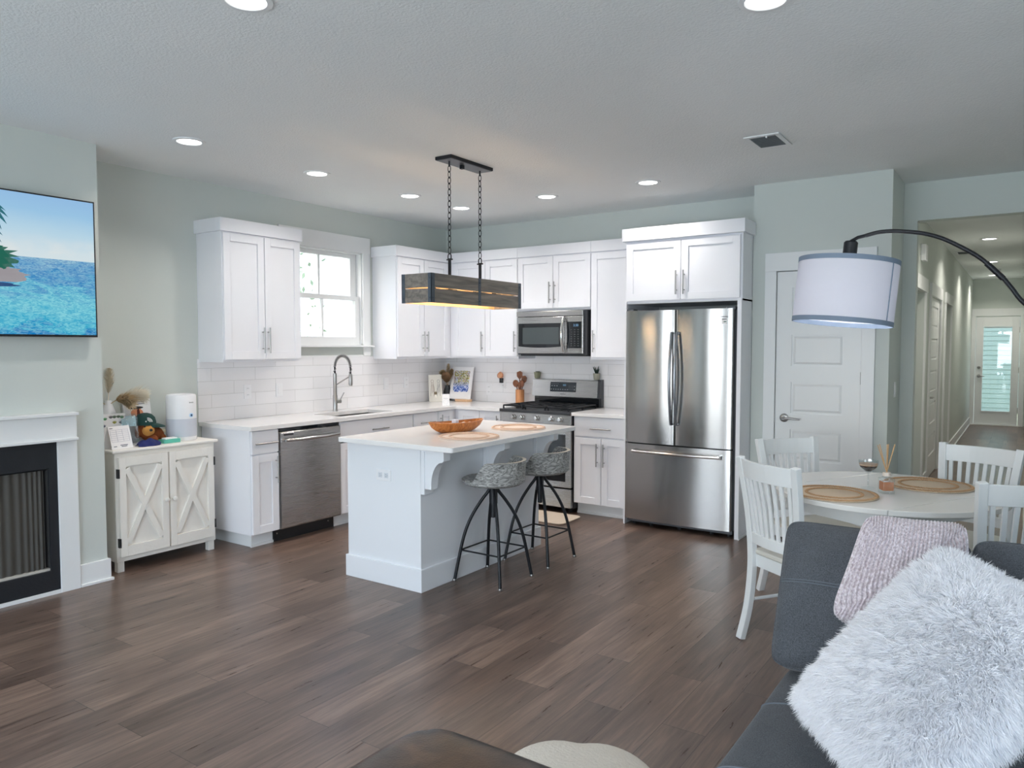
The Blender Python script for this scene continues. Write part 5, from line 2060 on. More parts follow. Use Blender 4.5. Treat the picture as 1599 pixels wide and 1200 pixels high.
# kitchen mat before the range
mt = MB()
rr = .06
pts = []
for (cx_, cy_, a0) in ((2.085 - rr, -.68 - rr, 0), (1.28 + rr, -.68 - rr, PI / 2), (1.28 + rr, -1.05 + rr, PI), (2.085 - rr, -1.05 + rr, 3 * PI / 2)):
    for k in range(7): pts.append((cx_ + rr * math.cos(a0 + PI / 2 * k / 6), cy_ + rr * math.sin(a0 + PI / 2 * k / 6)))
tag(mt.prism(pts, 'z', .0005, .012).build('kitchen_mat', pm('beige_mat', srgb(206, 190, 172), .8, var=.05, vscale=20, bump=.2, bscale=150), bevel=.004), 'beige kitchen mat on the floor before the range', 'mat')
# =====PART3

# ------------------------------------------------------------------ dining table and chairs
whitewood_m = pm('white_painted_wood', srgb(228, 230, 230), .35, var=.015)
seat_m = pm('cream_seat', srgb(214, 210, 200), .5, var=.04, vscale=10)
tabletop_m = pm('white_table_top', srgb(230, 228, 224), .22, var=.015)
TCX, TCY, TR = 4.66, -2.13, .555
t = thing('dining_table', 'round white drop-leaf dining table', 'dining table', (TCX, TCY, 0), 0)
m = MB()
n = 72
al = math.atan2(.565, .825) + math.radians(-62)     # direction of the leaf seams
ca, sa = math.cos(al), math.sin(al)
dl = .335
for (lo, hi) in ((-TR, -dl), (-dl + .0022, dl - .0022), (dl, TR)):
    pts = []
    for k in range(41):
        q = lo + (hi - lo) * k / 40
        pts.append((q, math.sqrt(max(0, TR * TR - q * q))))
    for k in range(41):
        q = hi - (hi - lo) * k / 40
        pts.append((q, -math.sqrt(max(0, TR * TR - q * q))))
    m2 = MB()
    c_ = []
    for (a, b_) in pts:
        p = (a * ca - b_ * sa, a * sa + b_ * ca)
        if not c_ or math.hypot(p[0] - c_[-1][0], p[1] - c_[-1][1]) > 1e-5: c_.append(p)
    if math.hypot(c_[0][0] - c_[-1][0], c_[0][1] - c_[-1][1]) < 1e-5: c_.pop()
    m2.prism(c_, 'z', .732, .758)
    m2.build('table_leaf' if abs(lo + hi) > .1 else 'table_top', tabletop_m, t, bevel=.004)
m = MB()
m.M = Matrix.Rotation(al, 4, 'Z')
m.box(-.29, .29, -.37, -.35, .64, .732).box(-.29, .29, .35, .37, .64, .732).box(-.31, -.29, -.37, .37, .64, .732).box(.29, .31, -.37, .37, .64, .732)
m.build('apron', whitewood_m, t)
for k in range(4):
    a = math.radians(193 + 90 * k)
    lx, ly = .43 * math.cos(a), .43 * math.sin(a)
    MB().hexa([(lx - .017, ly - .017, 0), (lx + .017, ly - .017, 0), (lx + .017, ly + .017, 0), (lx - .017, ly + .017, 0)],
              [(lx - .024, ly - .024, .732), (lx + .024, ly - .024, .732), (lx + .024, ly + .024, .732), (lx - .024, ly + .024, .732)]).build('leg', whitewood_m, t, bevel=.003)


def ribbon(m, path, w, th, side=(1, 0, 0)):
    """rectangular section swept along path; w across `side`, th across the other direction"""
    pts = [Vector(p) for p in path]
    s = Vector(side).normalized()
    rows = []
    for i, p in enumerate(pts):
        tg = (pts[min(i + 1, len(pts) - 1)] - pts[max(i - 1, 0)]).normalized()
        sd = (s - tg * s.dot(tg)).normalized()
        nn = tg.cross(sd)
        rows.append([p + sd * w / 2 + nn * th / 2, p + sd * w / 2 - nn * th / 2, p - sd * w / 2 - nn * th / 2, p - sd * w / 2 + nn * th / 2])
    v = [q for r in rows for q in r]
    f = []
    for i in range(len(rows) - 1):
        for k in range(4):
            f.append((i * 4 + k, i * 4 + (k + 1) % 4, (i + 1) * 4 + (k + 1) % 4, (i + 1) * 4 + k))
    f.append((3, 2, 1, 0))
    L_ = (len(rows) - 1) * 4
    f.append((L_, L_ + 1, L_ + 2, L_ + 3))
    m.add(v, f)


def spline(pts, sub=5):
    q = [Vector(p) for p in pts]
    out = []
    for i in range(len(q) - 1):
        p0, p1, p2, p3 = q[max(i - 1, 0)], q[i], q[i + 1], q[min(i + 2, len(q) - 1)]
        for j in range(sub):
            u = j / sub
            out.append(.5 * ((2 * p1) + (p2 - p0) * u + (2 * p0 - 5 * p1 + 4 * p2 - p3) * u * u + (3 * p1 - p0 - 3 * p2 + p3) * u ** 3))
    out.append(q[-1])
    return out


CHH = .935


def make_chair():
    """chair faces local +y; back at -y"""
    t = thing('dining_chair', 'x', 'chair', (0, 0, 0), 0, 'white dining chairs')
    post = [(.172, -.245, 0), (.168, -.205, .16), (.168, -.185, .32), (.170, -.182, .45), (.178, -.192, .62), (.190, -.212, .78), (.203, -.240, CHH)]
    for s in (-1, 1):
        m = MB()
        ribbon(m, spline([(s * p[0], p[1], p[2]) for p in post]), .040, .032)
        m.build('back_post', whitewood_m, t, bevel=.003)

    def yb(z):
        for i in range(len(post) - 1):
            if post[i][2] <= z <= post[i + 1][2]:
                u = (z - post[i][2]) / (post[i + 1][2] - post[i][2])
                return post[i][1] + u * (post[i + 1][1] - post[i][1])
        return post[-1][1]
    # curved top rail and lower rail
    def rail(z0_, z1_, wid, th, bow, name):
        m = MB()
        rows = []
        for k in range(13):
            u = 2 * k / 12 - 1
            x = wid * u
            b_ = -bow * (1 - u * u)
            rows.append([(x, yb(z0_) + b_ - th / 2, z0_), (x, yb(z0_) + b_ + th / 2, z0_), (x, yb(z1_) + b_ + th / 2, z1_), (x, yb(z1_) + b_ - th / 2, z1_)])
        v = [q for r in rows for q in r]
        f = [(i * 4 + k, i * 4 + (k + 1) % 4, (i + 1) * 4 + (k + 1) % 4, (i + 1) * 4 + k) for i in range(12) for k in range(4)]
        f += [(3, 2, 1, 0), (48, 49, 50, 51)]
        m.add(v, f)
        return m.build(name, whitewood_m, t, bevel=.002)
    rail(.835, CHH - .008, .186, .020, .035, 'top_rail')
    rail(.50, .555, .158, .022, .022, 'lower_rail')
    for k in range(8):
        u = 2 * (k + .5) / 8 - 1
        x0, x1 = u * .150, u * .176
        m = MB()
        ribbon(m, [(x0, yb(.54) - .022 * (1 - u * u), .54), ((x0 + x1) / 2, yb(.69) - .026 * (1 - u * u), .69), (x1, yb(.845) - .035 * (1 - u * u), .845)], .021, .012)
        m.build('slat', whitewood_m, t, bevel=.002)
    # seat
    pts = [(-.19, .185), (-.17, .205), (.17, .205), (.19, .185), (.205, .10), (.175, -.175), (-.175, -.175), (-.205, .10)]
    MB().prism(pts, 'z', .437, .462).build('seat', seat_m, t, bevel=.008)
    m = MB().box(-.15, .15, .150, .168, .375, .437).box(-.15, .15, -.172, -.154, .375, .437).box(-.168, -.150, -.16, .15, .375, .437).box(.150, .168, -.16, .15, .375, .437)
    m.build('seat_frame', whitewood_m, t)
    for s in (-1, 1):
        MB().lathe([(.015, 0), (.018, .03), (.013, .06), (.017, .10), (.020, .25), (.017, .32), (.024, .335), (.024, .375)], 14, (s * .165, .165, 0)).build('front_leg', whitewood_m, t, smooth=True)
    for s in (-1, 1):
        MB().cyl((s * .166, -.17, .20), (s * .166, .165, .20), .009, 8).build('stretcher', whitewood_m, t, smooth=True)
    return t


ch0 = make_chair()
CH = [((4.220, -2.712), (.58, .815), 'white slat-back dining chair with its whole outer back post showing beside the sofa'),
      ((4.045, -1.650), (.79, -.61), 'white slat-back dining chair in front of the pantry door'),
      ((5.050, -1.440), (-.36, -.93), 'white slat-back dining chair on the hallway side of the table'),
      ((5.285, -2.655), (-.51, .86), 'white slat-back dining chair cut by the picture edge, behind the sofa back cushion')]
for i, (md, d, lb) in enumerate(CH):
    c = ch0 if i == 0 else copy_tree(ch0)
    d = Vector(d).normalized()
    c.location = (md[0] + d.x * .240, md[1] + d.y * .240, 0)
    c.rotation_euler = (0, 0, math.atan2(-d.x, d.y))
    c['label'] = lb

placemat('round jute placemat on the dining table beside the chair next to the sofa', (4.475, -2.43, .7585), .205, 'jute placemats on the dining table', jute_weave, jute_braid)
placemat('round jute placemat on the dining table before the hallway-side chair', (4.835, -1.90, .7585), .215, 'jute placemats on the dining table', jute_weave, jute_braid)
# cocktail glass
t = thing('cocktail_glass', 'coupe cocktail glass of dark frothy drink on the dining table', 'glass', (4.585, -2.150, .7582))
MB().lathe([(.034, 0), (.034, .002), (.006, .006), (.004, .012), (.004, .078), (.016, .086), (.040, .108), (.047, .130), (.048, .146), (.0465, .146), (.0455, .131), (.039, .110), (.014, .089), (0, .087)], 32, cap=False).build('glass', clearglass_m, t, smooth=True, angle=60)
MB().lathe([(0, .088), (.014, .0895), (.0385, .1105), (.0425, .118), (.0425, .1185), (0, .1185)], 28, cap=False).build('dark_drink', pm('dark_drink', srgb(44, 24, 22), .2), t, smooth=True)
MB().lathe([(0, .1188), (.0428, .1188), (.0448, .129), (0, .130)], 28, cap=False).build('froth', pm('froth', srgb(196, 168, 146), .7), t, smooth=True)
# reed diffuser
t = thing('reed_diffuser', 'square glass reed diffuser with amber liquid on the dining table', 'reed diffuser', (4.685, -2.250, .7582), math.radians(30))
m = MB().box(-.030, .030, -.030, .030, 0, .078)
m.lathe([(.030, .078), (.017, .086), (.0165, .105), (.014, .105)], 20, cap=False)
m.build('bottle', clearglass_m, t, bevel=.004)
MB().box(-.026, .026, -.026, .026, .016, .060).build('amber_liquid', pm('amber_liquid', srgb(186, 108, 46), .12), t, bevel=.003)
MB().lathe([(.0185, .088), (.0185, .106), (.012, .107)], 20).build('collar', pm('pale_collar', srgb(226, 212, 198), .5), t, smooth=True)
for k, (dx, dy, c) in enumerate(((-.055, -.02, 0), (-.030, .02, 0), (.005, .015, 1), (.028, -.015, 0), (.045, .02, 0), (.018, .03, 1))):
    MB().cyl((-dx * .12, -dy * .12, .09), (dx, dy, .245), .0024, 7).build('reed', pm('reed_tan', srgb(202, 164, 120), .8), t)

# ------------------------------------------------------------------ arc floor lamp
SC = Vector((4.556, -2.700, 1.742))
t = thing('arc_floor_lamp', 'black arc floor lamp with a white drum shade over the dining table', 'floor lamp', (5.72, -2.72, 0))
o0 = Vector(t.location)


def rel(p):
    return tuple(Vector(p) - o0)


MB().lathe([(.15, 0), (.15, .018), (.145, .024), (.03, .028)], 40).build('base', black_m, t, smooth=True)
arcp = [(5.72, -2.72, .02), (5.72, -2.72, .5), (5.70, -2.72, .85), (5.64, -2.72, 1.12), (5.52, -2.72, 1.36), (5.37, -2.72, 1.54), (5.235, -2.72, 1.668), (5.19, -2.72, 1.731), (5.145, -2.72, 1.792), (5.077, -2.72, 1.861), (5.008, -2.72, 1.911), (4.937, -2.72, 1.953), (4.865, -2.72, 1.980), (4.767, -2.72, 1.998), (4.696, -2.72, 2.000), (4.640, -2.715, 1.990)]
MB().tube([rel(p) for p in spline(arcp, 5)], .0088, 12).build('arc_pole', black_m, t, smooth=True)
m = MB()
m.cyl(rel((5.16, -2.72, 1.772)), rel((5.10, -2.72, 1.838)), .0115, 12)
m.build('joint_sleeve', black_m, t, smooth=True)
tilt = Matrix.Rotation(math.radians(5.5), 4, Vector((-.565, .825, 0))) 
m = MB()
m.M = Matrix.Translation(SC - o0) @ tilt
m.lathe([(.030, .165), (.030, .225), (.024, .232), (.010, .234)], 24)
m.build('socket_cover', black_m, t, smooth=True)
MB().tube([rel((4.640, -2.715, 1.990)), rel((4.605, -2.705, 1.985)), rel(tuple(Vector(SC) + (tilt @ Vector((0, 0, .232)))))], .008, 10).build('swivel_neck', black_m, t, smooth=True)
shade_m = bpy.data.materials.new('white_linen_shade')
shade_m.use_nodes = True
nt = shade_m.node_tree
nt.nodes.remove(nt.nodes['Principled BSDF'])
df = nt.nodes.new('ShaderNodeBsdfDiffuse')
df.inputs[0].default_value = srgb(236, 236, 240)
tl = nt.nodes.new('ShaderNodeBsdfTranslucent')
tl.inputs[0].default_value = srgb(232, 232, 240)
mx = nt.nodes.new('ShaderNodeMixShader')
mx.inputs[0].default_value = .5
tc = nt.nodes.new('ShaderNodeTexCoord')
wv = nt.nodes.new('ShaderNodeTexNoise')
wv.inputs['Scale'].default_value = 40
mp = nt.nodes.new('ShaderNodeMapping')
mp.inputs['Scale'].default_value = (1, 1, 9)
nt.links.new(tc.outputs['Object'], mp.inputs[0])
nt.links.new(mp.outputs[0], wv.inputs['Vector'])
bp = nt.nodes.new('ShaderNodeBump')
bp.inputs['Strength'].default_value = .35
bp.inputs['Distance'].default_value = .003
nt.links.new(wv.outputs['Fac'], bp.inputs['Height'])
nt.links.new(bp.outputs[0], df.inputs['Normal'])
nt.links.new(df.outputs[0], mx.inputs[1])
nt.links.new(tl.outputs[0], mx.inputs[2])
nt.links.new(mx.outputs[0], nt.nodes['Material Output'].inputs[0])
R_, Hh = .213, .145
m = MB()
m.M = Matrix.Translation(SC - o0) @ tilt
m.lathe([(R_, -Hh), (R_, Hh), (R_ - .002, Hh), (R_ - .002, -Hh), (R_, -Hh)], 72, cap=False)
sh = m.build('lamp_shade', shade_m, t, smooth=True)
band_m = pm('slate_grey_trim', srgb(116, 130, 148), .8)
for (za, zb) in ((-Hh - .001, -Hh + .020), (Hh - .020, Hh + .001)):
    m = MB()
    m.M = Matrix.Translation(SC - o0) @ tilt
    m.lathe([(R_ + .0012, za), (R_ + .0012, zb), (R_ - .003, zb), (R_ - .003, za), (R_ + .0012, za)], 72, cap=False)
    m.build('shade_trim', band_m, sh, smooth=True)
m = MB()
m.M = Matrix.Translation(SC - o0) @ tilt
a = math.radians(-23)
m.tube([(R_ * 1.003 * math.cos(a), R_ * 1.003 * math.sin(a), -Hh + .02), (R_ * 1.003 * math.cos(a), R_ * 1.003 * math.sin(a), Hh - .02)], .0028, 6)
m.build('shade_seam', band_m, sh)
m = MB()
m.M = Matrix.Translation(SC - o0) @ tilt
for k in range(3):
    a = 2 * PI * k / 3
    m.cyl((.02 * math.cos(a), .02 * math.sin(a), .13), ((R_ - .003) * math.cos(a), (R_ - .003) * math.sin(a), .13), .002, 6)
m.tube([(.021 * math.cos(2 * PI * k / 16), .021 * math.sin(2 * PI * k / 16), .13) for k in range(16)], .003, 6, closed=True)
m.cyl((0, 0, .05), (0, 0, .19), .014, 12)
m.build('shade_frame', black_m, t)
m = MB()
m.M = Matrix.Translation(SC - o0) @ tilt
m.ball((0, 0, .0), (.03, .03, .038), 16, 10)
m.build('bulb', emis('cool_bulb', (.93, .94, 1, 1), 6), t, smooth=True)
l = bpy.data.lights.new('lamp_light', 'POINT')
l.energy = 5
l.color = (.95, .95, 1)
l.shadow_soft_size = .035
lo = bpy.data.objects.new('lamp_light', l)
COL.objects.link(lo)
lo.parent = t
lo.location = SC - o0 + Vector((0, 0, -.05))

# ------------------------------------------------------------------ sofa
def fabric(name, c, bump=.25):
    m, nt, b = mat(name)
    L = nt.links.new
    tc = nt.nodes.new('ShaderNodeTexCoord')
    n = nt.nodes.new('ShaderNodeTexNoise')
    n.inputs['Scale'].default_value = 7
    n.inputs['Detail'].default_value = 6
    L(tc.outputs['Object'], n.inputs['Vector'])
    mx = nt.nodes.new('ShaderNodeMix')
    mx.data_type = 'RGBA'
    mx.inputs['A'].default_value = tuple(x * .78 for x in c[:3]) + (1,)
    mx.inputs['B'].default_value = tuple(x * 1.2 for x in c[:3]) + (1,)
    L(n.outputs['Fac'], mx.inputs['Factor'])
    n4 = nt.nodes.new('ShaderNodeTexNoise')
    n4.inputs['Scale'].default_value = 330
    n4.inputs['Detail'].default_value = 2
    L(tc.outputs['Object'], n4.inputs['Vector'])
    sr = nt.nodes.new('ShaderNodeMapRange')
    sr.inputs['From Min'].default_value = .3
    sr.inputs['From Max'].default_value = .7
    sr.inputs['To Min'].default_value = .62
    sr.inputs['To Max'].default_value = 1.35
    L(n4.outputs['Fac'], sr.inputs['Value'])
    ml = nt.nodes.new('ShaderNodeMix')
    ml.data_type = 'RGBA'
    ml.blend_type = 'MULTIPLY'
    ml.inputs['Factor'].default_value = 1
    L(mx.outputs['Result'], ml.inputs['A'])
    L(sr.outputs[0], ml.inputs['B'])
    L(ml.outputs['Result'], b.inputs['Base Color'])
    b.inputs['Roughness'].default_value = .95
    b.inputs['Sheen Weight'].default_value = .12
    b.inputs['Specular IOR Level'].default_value = .08
    b.inputs['Sheen Roughness'].default_value = .5
    n2 = nt.nodes.new('ShaderNodeTexNoise')
    n2.inputs['Scale'].default_value = 700
    n2.inputs['Detail'].default_value = 1
    L(tc.outputs['Object'], n2.inputs['Vector'])
    n3 = nt.nodes.new('ShaderNodeTexNoise')
    n3.inputs['Scale'].default_value = 14
    n3.inputs['Detail'].default_value = 3
    n3.inputs['Distortion'].default_value = 1.2
    L(tc.outputs['Object'], n3.inputs['Vector'])
    ad = nt.nodes.new('ShaderNodeMath')
    ad.operation = 'MULTIPLY_ADD'
    L(n2.outputs['Fac'], ad.inputs[0])
    ad.inputs[1].default_value = .3
    L(n3.outputs['Fac'], ad.inputs[2])
    bp = nt.nodes.new('ShaderNodeBump')
    bp.inputs['Strength'].default_value = bump
    bp.inputs['Distance'].default_value = .02
    L(ad.outputs[0], bp.inputs['Height'])
    L(bp.outputs[0], b.inputs['Normal'])
    return m


sofa_m = fabric('slate_grey_twill', srgb(80, 83, 88), .16)
stitch_m = pm('grey_stitch', srgb(92, 98, 106), .8)
t = thing('sofa', 'dark slate-grey fabric sofa with loose back cushions', 'sofa', (5.9, -4.1, 0))
o0 = Vector(t.location)
m = MB()
m.box(4.68 - 5.9, 7.0 - 5.9, -4.78 + 4.1, -3.48 + 4.1, .06, .27)
m.build('base', sofa_m, t, bevel=.02)
MB().box(4.70 - 5.9, 7.0 - 5.9, -3.66 + 4.1, -3.46 + 4.1, .27, .70).build('back_frame', sofa_m, t, bevel=.04)
MB().box(7.0 - 5.9, 7.22 - 5.9, -4.80 + 4.1, -3.46 + 4.1, .06, .60).build('arm', sofa_m, t, bevel=.05)
for xx in (4.74, 7.1):
    for yy in (-4.72, -3.54):
        MB().cyl((xx - 5.9, yy + 4.1, 0), (xx - 5.9, yy + 4.1, .06), .025, 12).build('foot', blackpl_m, t)
for (xa, xb) in ((4.625, 5.80), (5.815, 6.99)):
    so, F_, Bk, nr = puff('seat_cushion', [(xa - 5.9, -4.86 + 4.1, .362), (xb - 5.9, -4.86 + 4.1, .362), (xb - 5.9, -3.70 + 4.1, .362), (xa - 5.9, -3.70 + 4.1, .362)], .205, sofa_m, t, n=34, p=4.5, q=2.2, edge=.55, noise=.003, seed=int(xa * 10))
    for (q, k) in ((0, 1),):
        m = MB()
        for off, i in ((.004, 11), (.004, 19)):
            m2 = MB()
            m2.tube([Vector(F_[a][i]) + Vector((0, 0, .0005)) for a in range(len(F_))], .0035, 5)
            m2.build('stitched_seam', stitch_m, so)
ang = 0
bc = [((4.585, 5.125), 0, .875), ((5.130, 5.86), 1, .890), ((5.87, 6.58), 2, .865)]
for (xa, xb), sd, zt in bc:
    # outline leans back: bottom edge forward
    A = (xa + .012 - 5.9, -3.945 + 4.1, .462)
    B = (xb - .012 - 5.9, -3.945 + 4.1, .462)
    Cc = (xb - 5.9, -3.705 + 4.1, zt)
    D = (xa - 5.9, -3.705 + 4.1, zt)

    def wrk(u, v, sd=sd):
        return .004 * math.sin(30 * v + 6 * u + sd) * math.exp(-((v - .62) / .08) ** 2) + .005 * math.exp(-((v - .80) / .03) ** 2) * (1 - u) - .004 * math.exp(-((v - .56) / .012) ** 2)
    bo, F_, Bk, nr = puff('back_cushion', [A, B, Cc, D], .22, sofa_m, t, n=34, p=3.2, q=2.0, edge=.34, noise=.006, sq=14, wr=wrk, seed=20 + sd)
    n = len(F_) - 1
    for rows in (F_,):
        edge_ = [rows[k][0] for k in range(n)] + [rows[n][k] for k in range(n)] + [rows[n - k][n] for k in range(n)] + [rows[0][n - k] for k in range(n)]
        m2 = MB()
        m2.tube([Vector(p) for p in edge_], .0045, 6, closed=True)
        m2.build('piping', sofa_m, bo, smooth=True)
    j = int(n * .55)
    m2 = MB()
    m2.tube([Vector(F_[a][j]) + nr * .0008 for a in range(1, n)], .0026, 5)
    m2.build('stitched_seam', stitch_m, bo)
    m2 = MB()
    m2.tube([Vector(F_[a][j + 1]) * .35 + Vector(F_[a][j]) * .65 + nr * .001 for a in range(1, n)], .0022, 5)
    m2.build('stitched_seam', stitch_m, bo)

# light grey cushion beyond the white pillow, at the picture's edge
t = thing('grey_cushion', 'mid-grey cushion at the picture edge beside the fluffy white pillow', 'cushion', (5.62, -4.1, .55))
g2 = fabric('mid_grey_fabric', srgb(112, 116, 118), .15)
puff('cover', [(-.20, -.12, -.075), (.20, -.10, -.075), (.20, .16, .20), (-.17, .14, .20)], .14, g2, t, n=20, noise=.003, seed=4)
t = thing('grey_throw', 'mid-grey folded throw on the sofa seat below the fluffy white pillow', 'blanket', (5.55, -4.62, .462))
P = []
for i in range(31):
    row = []
    for jx in range(21):
        u, v = i / 30, jx / 20
        row.append((-.20 + .62 * u + .05 * v, -.24 + .40 * v - .06 * u, .016 + .010 * math.sin(22 * u + 3 * v) * (1 - .4 * v) + .05 * u))
    P.append(row)
m = MB().grid(P)
m.grid([[(x, y, z - .014) for x, y, z in row] for row in P], flip=True)
m.grid([[P[0][k], (P[0][k][0], P[0][k][1], P[0][k][2] - .014)] for k in range(21)])
m.grid([[P[k][0], (P[k][0][0], P[k][0][1], P[k][0][2] - .014)] for k in range(31)])
m.build('throw_fabric', g2, t, smooth=True, angle=80)

# knit pillow
knit_m, nt, b = mat('lavender_grey_chenille')
tc = nt.nodes.new('ShaderNodeTexCoord')
n_ = nt.nodes.new('ShaderNodeTexNoise')
n_.inputs['Scale'].default_value = 130
n_.inputs['Detail'].default_value = 3
nt.links.new(tc.outputs['Object'], n_.inputs['Vector'])
cr = nt.nodes.new('ShaderNodeValToRGB')
cr.color_ramp.elements[0].position = .35
cr.color_ramp.elements[0].color = srgb(166, 152, 156)
cr.color_ramp.elements[1].position = .68
cr.color_ramp.elements[1].color = srgb(222, 214, 220)
nt.links.new(n_.outputs['Fac'], cr.inputs[0])
nt.links.new(cr.outputs[0], b.inputs['Base Color'])
b.inputs['Roughness'].default_value = .8
b.inputs['Sheen Weight'].default_value = .5
t = thing('knit_pillow', 'lavender-grey ribbed knit pillow behind the fluffy white pillow', 'pillow', (4.95, -3.90, .78))
o0 = Vector(t.location)
TL, TRr, BR, BL = Vector((4.842, -3.83, .962)), Vector((5.112, -3.70, .943)), Vector((5.13, -4.03, .575)), Vector((4.782, -4.035, .690))
# move the pillow plane clear of the back cushion
cn = [BL - o0, BR - o0, TRr - o0, TL - o0]


def puff_rib(name, corners, thick, mt, parent, ribs, n=150):
    A, B, Cc, D = corners
    nrm = (B - A).cross(D - A).normalized()
    F_, Bk = [], []
    for i in range(n + 1):
        rf, rb = [], []
        u = .5 - .5 * math.cos(PI * i / n)
        for j in range(31):
            v = .5 - .5 * math.cos(PI * j / 30)
            uu, vv = 2 * u - 1, 2 * v - 1
            f = max(0, 1 - abs(uu) ** 2.6) ** .5 * max(0, 1 - abs(vv) ** 2.6) ** .5
            mxx = max(abs(uu), abs(vv), 1e-6)
            k_ = mxx / (abs(uu) ** 7 + abs(vv) ** 7) ** (1 / 7)
            ku, kv = (1.03 - .03 * (1 - vv * vv)) * k_, (1.03 - .05 * (1 - uu * uu)) * k_
            u2, v2 = .5 + uu * .5 * ku, .5 + vv * .5 * kv
            c = A * (1 - u2) * (1 - v2) + B * u2 * (1 - v2) + Cc * u2 * v2 + D * (1 - u2) * v2
            rib = .0042 * math.cos(2 * PI * ribs * u) * (1 + .3 * math.sin(60 * v + 5 * u))
            rf.append(c + nrm * (thick * .5 * (.12 + .88 * f) + rib))
            rb.append(c - nrm * (thick * .5 * (.12 + .88 * f) + rib))
        F_.append(rf); Bk.append(rb)
    m = MB()
    m.grid(F_)
    m.grid(Bk, flip=True)
    J = 30
    m.grid([[F_[k][0], Bk[k][0]] for k in range(n + 1)])
    m.grid([[F_[k][J], Bk[k][J]] for k in range(n + 1)])
    m.grid([[F_[0][k], Bk[0][k]] for k in range(J + 1)])
    m.grid([[F_[n][k], Bk[n][k]] for k in range(J + 1)])
    return m.build(name, mt, parent, smooth=True, angle=85)


puff_rib('knit_cover', cn, .15, knit_m, t, 30, 180)
m = MB()
m.tube([TL - o0 + Vector((.0, .01, .0)), TL - o0 + Vector((-.004, .02, -.01))], .012, 8)

# fluffy pillow with real strands
t = thing('fluffy_pillow', 'large fluffy white faux-fur pillow lying against the sofa back', 'pillow', (5.08, -4.25, .70))
o0 = Vector(t.location)
pT, pL, pR, pB = Vector((5.07, -3.96, .900)), Vector((4.78, -4.36, .560)), Vector((5.44, -4.14, .785)), Vector((5.06, -4.70, .53))
cs = [pL - o0, pB - o0, pR - o0, pT - o0]
core_m = pm('white_pile_base', srgb(240, 241, 245), .95)
co, F_, Bk, nr = puff('cushion', cs, .17, core_m, t, n=40, p=2.4, q=2.0, edge=.12, sq=30)


def fur(F_, Bk, nr, N, seed):
    r_ = np.random.default_rng(seed)
    n = len(F_) - 1
    A = np.array([[list(p) for p in row] for row in F_])
    Bq = np.array([[list(p) for p in row] for row in Bk])
    ctr = A.reshape(-1, 3).mean(0)
    out_v, out_f = [], []
    for S, cnt, sg in ((A, N, 1), (Bq, N // 4, -1)):
        # area-weighted cells
        d1 = S[1:, :-1] - S[:-1, :-1]
        d2 = S[:-1, 1:] - S[:-1, :-1]
        nn = np.cross(d1, d2) * sg
        ar = np.linalg.norm(nn, axis=2)
        w = ar / ar.sum()
        idx = r_.choice(n * n, size=cnt, p=w.ravel())
        ci, cj = idx // n, idx % n
        a, b_ = r_.random(cnt)[:, None], r_.random(cnt)[:, None]
        p = S[ci, cj] * (1 - a) * (1 - b_) + S[ci + 1, cj] * a * (1 - b_) + S[ci, cj + 1] * (1 - a) * b_ + S[ci + 1, cj + 1] * a * b_
        nv = nn[ci, cj]
        nv /= np.linalg.norm(nv, axis=1)[:, None] + 1e-9
        # tufts share a lean direction
        cell = np.floor(p / .016).astype(int)
        h = (cell[:, 0] * 73856093) ^ (cell[:, 1] * 19349663) ^ (cell[:, 2] * 83492791)
        hr = np.stack([np.sin(h * .013 + 1.1), np.sin(h * .017 + 2.3), np.sin(h * .011 + .7)], 1)
        flow = p - ctr
        fl_ = np.linalg.norm(flow, axis=1)[:, None] + 1e-9
        flow = flow / fl_ * np.minimum(1, fl_ / .16)
        d = nv * .50 + flow * .55 * np.clip((fl_ - .06) / .2, 0, 1) + np.array([-.30, -.34, -.24]) * 1.0 * (1 - .7 * np.clip((fl_ - .10) / .2, 0, 1)) + hr * .14 + r_.normal(size=(cnt, 3)) * .15 + np.array([0, 0, -.12])
        d /= np.linalg.norm(d, axis=1)[:, None]
        L_ = r_.uniform(.024, .044, cnt)[:, None]
        tip = p + d * L_ + np.array([0, 0, -1]) * L_ * .18 + hr * L_ * .12
        mid = p + d * L_ * .55
        side = np.cross(d, r_.normal(size=(cnt, 3)))
        side /= np.linalg.norm(side, axis=1)[:, None] + 1e-9
        wd = r_.uniform(.0008, .0013, cnt)[:, None]
        V = np.stack([p - side * wd, p + side * wd, mid + side * wd, mid - side * wd, tip], 1).reshape(-1, 3)
        base_ = sum(len(v) for v in out_v)
        k = np.arange(cnt) * 5 + base_
        out_v.append(V)
        out_f.append((k, ))
    V = np.concatenate(out_v)
    K = np.concatenate([f[0] for f in out_f])
    me = bpy.data.meshes.new('fur')
    nf = len(K)
    quads = np.stack([K, K + 1, K + 2, K + 3], 1)
    tris = np.stack([K + 3, K + 2, K + 4], 1)
    me.vertices.add(len(V))
    me.vertices.foreach_set('co', V.astype(np.float32).ravel())
    loops = np.concatenate([quads.ravel(), tris.ravel()])
    me.loops.add(len(loops))
    me.loops.foreach_set('vertex_index', loops.astype(np.int32))
    me.polygons.add(2 * nf)
    starts = np.concatenate([np.arange(nf) * 4, nf * 4 + np.arange(nf) * 3])
    me.polygons.foreach_set('loop_start', starts.astype(np.int32))
    me.update(calc_edges=True)
    me.validate()
    return me


